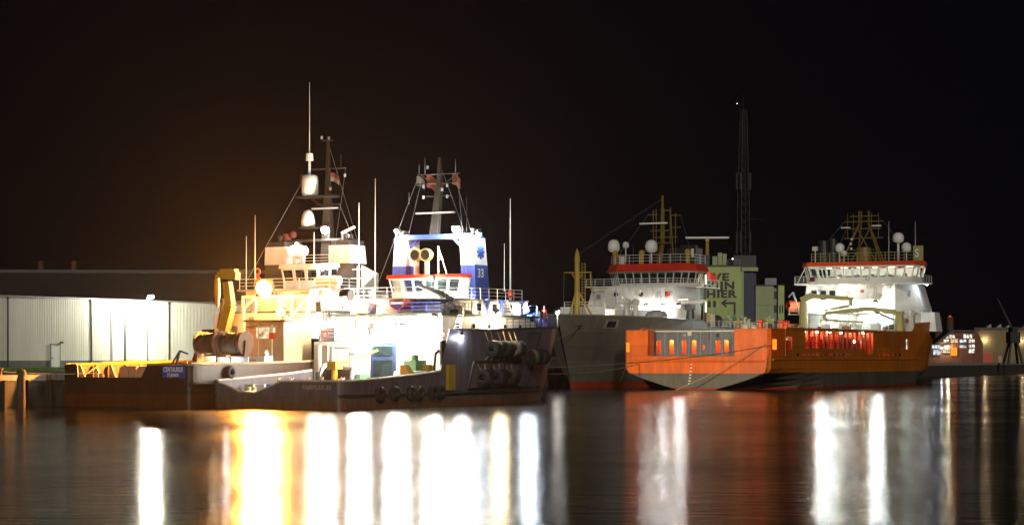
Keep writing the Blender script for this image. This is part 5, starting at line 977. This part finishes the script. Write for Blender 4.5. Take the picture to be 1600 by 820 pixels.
rp = [(27.2, -5.7), (27.2, 5.3), (30.4, 8.3), (34.3, 8.3), (34.3, -7.7), (29.4, -7.7)]
MB().prism(rp, 17.92, 19.1, [(27.7, -5.5), (27.7, 5.1), (30.7, 7.8), (34.1, 7.8), (34.1, -7.2), (29.7, -7.2)]).build('roof_band', 'safety_red', G)
light(G, (31, 0, 17.3), 14, (0.6, 0.95, 0.9), rad=0.3); MB().b2(29.6, 30.4, -4, 4, 15.6, 16.7).build('console', 'dark_grey', G)
MB().rail([(22.6, 8.2, 15.5), (22.6, -7.1, 15.5), (28, -8.1, 15.5), (34, -8.1, 15.5)], 1.1, 0.045, 1.4).build('railing', 'ship_grey_white', G)
MB().rail([(34, 7.6, 19.1), (30.8, 7.6, 19.1), (28, 5.0, 19.1), (28, -5.4, 19.1), (29.8, -7.1, 19.1), (34, -7.1, 19.1)], 1.4, 0.05, 1.5).build('railing', 'ship_grey_white', G)
dome(G, (31, 7.3, 21.2), 0.95, 2.0, post=2.1, pr=0.16); dome(G, (31, 5.2, 21.8), 0.5, 1.0, post=2.7, pr=0.1); dome(G, (31, 0.8, 21.0), 1.0, 2.0, post=1.9, pr=0.14)
for y in (6.6, 2.0, -5.8): MB().cyl((30, y, 19.1), (30, y, 20.5), 0.35, None, 8).ball((30, y, 20.9), 0.5, 10, 6).build('searchlight', 'mast_yellow', G)
MB().b2(29.5, 30.1, 5.0, 5.7, 19.1, 20.4).build('roof_locker', 'radome', G)
mt = bpy.data.objects.new('mast', None); COL.objects.link(mt); mt.parent = G
MB().beam((33, 0.4, 19.1), (32, -0.7, 23), 0.75, 0.7, 0.55, 0.55).beam((32, -0.7, 23), (32, -0.7, 28.0), 0.55, 0.5, 0.4, 0.4).beam((32, -0.7, 28), (32, -0.7, 30), 0.25, 0.25).build('tower', 'mast_yellow_dim', mt)
mb = MB()
for y in (0.9, 0.4, -2.0, -2.9): mb.cyl((32, y, 22.5), (32, y, 28 - abs(y) * 0.3), 0.08, None, 5)
for z, a, b in ((27.6, -0.7, -2.2), (27.0, 1.8, 0.2), (26.8, -2.0, -3.8), (24.9, -2.0, -3.8), (24.5, 1.0, -0.7), (23.4, 0.8, -3.2), (22.5, 1.3, -2.2)): mb.cyl((32, a, z), (32, b, z), 0.09, None, 5)
for z in (24.4, 22.4): mb.b2(31.5, 32.5, -1.6, 1.2, z, z + 0.14)
mb.cyl((32, -2.0, 28), (32.2, -2.4, 20.5), 0.09, None, 5); mb.build('rigging_frame', 'mast_yellow_dim', mt)
MB().box((31.4, 0.6, 25.6), (0.35, 4.7, 0.24)).build('radar_scanner', 'radome', mt)
MB().b2(33.7, 36.6, -5.6, -0.8, 12.7, 21.7).b2(34.6, 36.2, -5.0, -2.6, 21.7, 22.2).build('funnel', 'black', G); MB().b2(33.6, 33.68, -5.3, -4.9, 20.2, 21.6).build('funnel_badge', 'radome', G)
mb = MB()
for y in (5.4, 4.4, 3.2, -3.2, -4.0): whip(mb, (29.4, y, 19.1), 2.6 + (y % 1.3), 0.04)
mb.build('whip_antenna', 'galvanised', G)
MB().cyl((33.2, -7.4, 8.9), (33.2, -7.4, 18), 0.14, None, 6).build('lamp_column', 'dark_grey', G)
for z0, z1 in ((15.9, 17.4), (11.6, 13.2)): MB().cyl((33.0, -7.6, z0), (33.0, -7.6, z1), 0.09, None, 6).build('tube_lamp', 'lamp_tube', G)
MB().b2(27.4, 34.4, -9.4, -8.22, 15.2, 15.4).b2(24, 31, -8.4, -6.7, 13.2, 13.45).beam((25, -6.9, 12.9), (29, -9.4, 13.2), 0.3, 0.4).build('wing_platform', 'ship_grey_white', G); MB().rail([(27.6, -9.3, 15.4), (34.2, -9.3, 15.4)], 1.1, 0.05).build('railing', 'ship_grey_white', G)
flag(G, (33.4, -7.6, 17.9), 1.7, 1.3, ['safety_red'], (0.2, -1))
# working deck aft of the house, seen over the orange stern
MB().cyl((27, -7.5, 9), (27, -7.5, 12.4), 0.8, 0.5, 10).b2(26.4, 27.8, -8.0, -6.8, 11.8, 12.6).build('hydraulic_unit', 'dark_grey', G)
MB().lathe((38, -7.2, 10.2), [(1.0, -0.9), (1.0, -0.75), (0.75, -0.7), (0.75, 0.7), (1.0, 0.75), (1.0, 0.9)], 16, 'x').build('hose_reel', 'dark_grey', G); MB().b2(34.4, 36.0, -8.0, -6.6, 9.0, 11.3).build('pump_box', 'tan', G)
rgn = random.Random(5)
for i in range(14):
    x = 46 + i * 1.6; y = -7.4 + rgn.random() * 2; h = rgn.uniform(0.8, 2.2); mb = MB(); mb.box((x, y, 9 + h / 2), (1.0, 1.2, h)); mb.cyl((x, y, 9 + h), (x, y, 9.4 + h), 0.3, 0.2, 8); mb.build('deck_gear', rgn.choice(['green_machine', 'crane_yellow', 'ship_grey_white', 'steel_grey', 'lime_pale']), G)
MB().rail([(31.8, -8.3, 9.1), (70, -8.3, 9.0)], 1.1, 0.05).build('railing', 'ship_grey_white', G)
for y in (-1.5, -3.0, -5.0): ladder(G, (21.9, y, 9), (21.9, y, 12.6), 0.6, mat='ship_grey_white')
# lamps of the grey ship
MB().cyl((-4.0, 0.3, 8.9), (-4.0, 0.3, 10.9), 0.07, None, 6).build('lamp_stand', 'steel_grey', G); flood(G, (-4.2, 0.2, 11.0), (-0.2, -0.6, -0.9), 260, WHITE, 'lamp_white', r=0.3)
flood(G, (6.6, 2.2, 11.2), (0.6, -0.1, -0.6), 0, WHITE, 'lamp_white', r=0.2); light(G, (6.2, 1.6, 10.4), 330, WHITE, rad=0.15); light(G, (6.4, -1.6, 10.4), 330, WHITE, rad=0.15); flood(G, (6.6, -1.5, 11.2), (0.6, -0.1, -0.6), 0, WHITE, 'lamp_white', r=0.2)
for y, p_ in ((-2.6, 1500), (-5.4, 1800), (-8.0, 900)): flood(G, (21.2, y, 12.3), (-0.2, -0.1, -1), p_, (1.0, 0.97, 0.9), 'lamp_white', r=0.24)

# ------------------------------------------------------------------ small fittings on all four ships
clutter(F, 16.2, 2.4, 6.8, 1.1, 5.9, 9, 1); clutter(F, 18.2, -5.8, 5.8, 6.3, 8.5, 16, 2); clutter(F, 20.2, -5.4, 5.4, 8.8, 10.1, 9, 3)
clutter(C, 21.4, -6.0, 6.0, 6.5, 8.9, 16, 4); clutter(C, 25.6, -5.2, 5.2, 9.3, 11.2, 12, 5); clutter(C, 15.6, -6.4, -2.3, 2.3, 7.8, 7, 6, ('tan', 'rust_steel', 'cream')); clutter(C, 12.6, -6.2, 1.0, 2.1, 4.6, 9, 7)
clutter(G, 22, -6.2, 7.4, 9.0, 12.5, 22, 8); clutter(G, 22.1, -6.0, 7.0, 12.7, 15.2, 10, 9); clutter(O, 70, -6.6, 8.4, 8.8, 12.3, 20, 10); clutter(O, 70, -6.4, 8.2, 12.5, 16.4, 14, 11); clutter(O, 4.0, -5.0, 7.0, 6.9, 8.1, 5, 12, ('steel_grey', 'dark_grey'))
def on(ob, name): return [q for q in ob.children if q.name.split('.')[0] == name][0]
stays(on(F, 'mast'), [((28, 2.6, 22.9), (24, 5.6, 10.4)), ((28, -1.9, 22.9), (24, -5.6, 10.4)), ((28.2, 0.3, 24), (40, 0, 7)), ((28, 2.4, 22), (28, 3.9, 16.8)), ((28, -1.8, 22), (28, -3.6, 16.8))])
stays(on(C, 'mast'), [((30.3, 0.8, 24), (25, 5.4, 11.6)), ((30.3, -3.8, 24), (25, -5.4, 11.6)), ((30.4, -1.5, 26.8), (43, 0, 8)), ((30.3, -3.0, 20.3), (30, -5, 16.6))])
stays(on(G, 'mast'), [((32, 1.8, 27), (29.5, 6.8, 19.3)), ((32, -3.8, 26.8), (30, -6.8, 19.3)), ((32, -0.7, 29.5), (2.8, 0.3, 19.5))])
stays(on(O, 'mast'), [((74.4, 3.4, 27.4), (73, 9, 20.6)), ((74.4, -3.4, 27.4), (73, -9.2, 20.6)), ((74.4, 3, 26.2), (72.6, 5, 20.6))])
for x, y in ((26.6, -6.2), (29.4, -6.2), (33.5, -6.2)): MB().cyl((x, y, 8.75), (x, y, 9.9), 0.16, 0.16, 8).lathe((x, y, 9.9), [(0.3, 0), (0.34, 0.25), (0.1, 0.42)], 10).build('mushroom_vent', 'blue', F)
for i, (x, y, h) in enumerate(((36.4, -5.6, 1.5), (37.3, -5.4, 1.1), (38.8, -5.2, 1.9), (40.6, -4.6, 1.3), (43.4, -3.2, 1.5), (44.6, -2.6, 1.2), (35.4, -6.0, 1.2))): MB().cyl((x, y, 7.2), (x, y, 7.2 + h), 0.22, 0.18, 8).b2(x - 0.35, x + 0.35, y - 0.3, y + 0.3, 7.0 + h, 7.4 + h).build('deck_fitting', ('blue', 'radome', 'dark_grey', 'blue', 'radome', 'blue', 'dark_grey')[i], F)
for y in (6.2, 3.2, 0.4, -2.6, -5.6): MB().rail([(66.45, y - 1.2, 8.75), (66.45, y + 1.2, 8.75)], 1.1, 0.04, 0.5).build('railing', 'radome', O)
for y0, y1 in ((-4.2, -1.0), (-0.6, 3.0), (3.4, 7.0)): MB().rail([(21.0, y0, 11.7), (21.0, y1, 11.7)], 1.1, 0.045, 0.7).build('railing', 'ship_grey_white', G)

def deck_clutter(parent, x0, x1, y0, y1, z, n_, seed):
    """loose working gear: rope coils, drums, hoses, bollards, gas bottles, hatch boxes"""
    g = random.Random(seed)
    for i in range(n_):
        x, y = g.uniform(x0, x1), g.uniform(y0, y1); k = g.choice(('rope_coil', 'oil_drum', 'hose', 'gas_bottle', 'hatch_box', 'stanchion')); mb = MB(); m_ = 'rope_brown'
        if k == 'rope_coil':
            for q in range(3): mb.torus((x, y, z + 0.08 + q * 0.13), 0.42 - 0.04 * q, 0.07, 'z', 12, 5)
            m_ = g.choice(('rope', 'rope_brown'))
        elif k == 'oil_drum': mb.lathe((x, y, z), [(0.29, 0), (0.3, 0.3), (0.31, 0.31), (0.3, 0.33), (0.3, 0.6), (0.31, 0.61), (0.29, 0.9)], 12); m_ = g.choice(('blue', 'rust_steel', 'green_machine', 'steel_grey'))
        elif k == 'hose': a0 = g.uniform(0, 3); mb.tube([(x + 0.45 * q * math.cos(a0) + 0.25 * math.sin(q * 1.7), y + 0.45 * q * math.sin(a0) * 0.6, z + 0.09) for q in range(6)], 0.08, 6); m_ = g.choice(('black', 'tan'))
        elif k == 'gas_bottle': mb.lathe((x, y, z), [(0.13, 0), (0.14, 1.1), (0.09, 1.3), (0.05, 1.45)], 8); m_ = g.choice(('safety_red', 'steel_grey', 'green_machine'))
        elif k == 'hatch_box': mb.box((x, y, z + 0.35), (0.9, 0.7, 0.7), g.uniform(0, 1), 0.92); mb.box((x, y, z + 0.74), (1.0, 0.8, 0.08), 0); m_ = g.choice(('cream', 'steel_grey', 'tan'))
        else: mb.cyl((x, y, z), (x, y, z + 1.7), 0.07, None, 6); mb.cyl((x, y, z + 1.4), (x + 0.5, y, z + 1.6), 0.05, None, 5); m_ = g.choice(('crane_yellow', 'cream'))
        mb.build(k, m_, parent)
deck_clutter(F, 3.5, 15.5, -6.0, 6.0, 1.06, 34, 21); deck_clutter(C, 2.5, 15, -6.2, 6.2, 2.06, 30, 22); deck_clutter(F, 18, 24, -6.4, -5.8, 8.76, 6, 23); deck_clutter(G, 35, 60, -8, -5.5, 9.0, 22, 24); deck_clutter(O, 10, 60, -9.0, 8.5, 8.52, 26, 25)
for x, y, z in ((16.4, -7.0, 6.2), (16.4, 6.4, 6.2)): lifebuoy(F, (x + 0.5, y, z + 0.6), 'x')
# ================================================================== mooring lines
def fw(ship, x, y, z):
    a = ship.rotation_euler[2]; l_ = ship.location; return (l_[0] + math.cos(a) * x - math.sin(a) * y, l_[1] + math.sin(a) * x + math.cos(a) * y, z)
def line(a, b, sag, label): tag(MB().tube(catenary(a, b, sag), 0.055, 5).build('mooring_line', 'rope'), label, 'rope', 'mooring lines')
line(fw(F, 47.5, 1.2, 3.4), fw(O, 0.9, -10.95, 6.2), 0.6, 'upper yellow mooring rope from the blue tug bow across the orange stern')
line(fw(F, 46.6, 1.6, 3.0), fw(O, -0.05, 8.6, 3.6), 0.7, 'lower yellow mooring rope from blue tug bow to the orange stern corner')
line(fw(O, -0.1, -10.4, 6.4), fw(O, -4.5, 1.2, 0.0), 0.3, 'slack rope across the orange stern, standing in for a rope shadow')  # rope added where a diagonal rope shadow crosses the stern
line(fw(G, -2.6, -2.6, 8.9), (k1(60, 0)[0] + 6, k1(60, 0)[1] + 22, GZ + 0.2), 1.0, 'thin rope from the grey bow port down to the quay')
line(fw(C, 2.0, 5.0, 3.1), (*k1(-7.2, -0.7), GZ + 0.5), 0.15, 'short rope from the brown tug stern to the quay bollard')

# ================================================================== night air: thin even haze over the harbour
m, n, l, o = _new('night_haze'); pv = n.new('ShaderNodeVolumePrincipled'); pv.inputs['Color'].default_value = (0.9, 0.9, 0.9, 1); pv.inputs['Density'].default_value = 0.000015; pv.inputs['Anisotropy'].default_value = 0.85
l.new(pv.outputs[0], o.inputs['Volume'])
tag(MB().b2(-6500, 9500, -900, 9500, -5, 64).build('haze', 'night_haze'), kind='stuff')
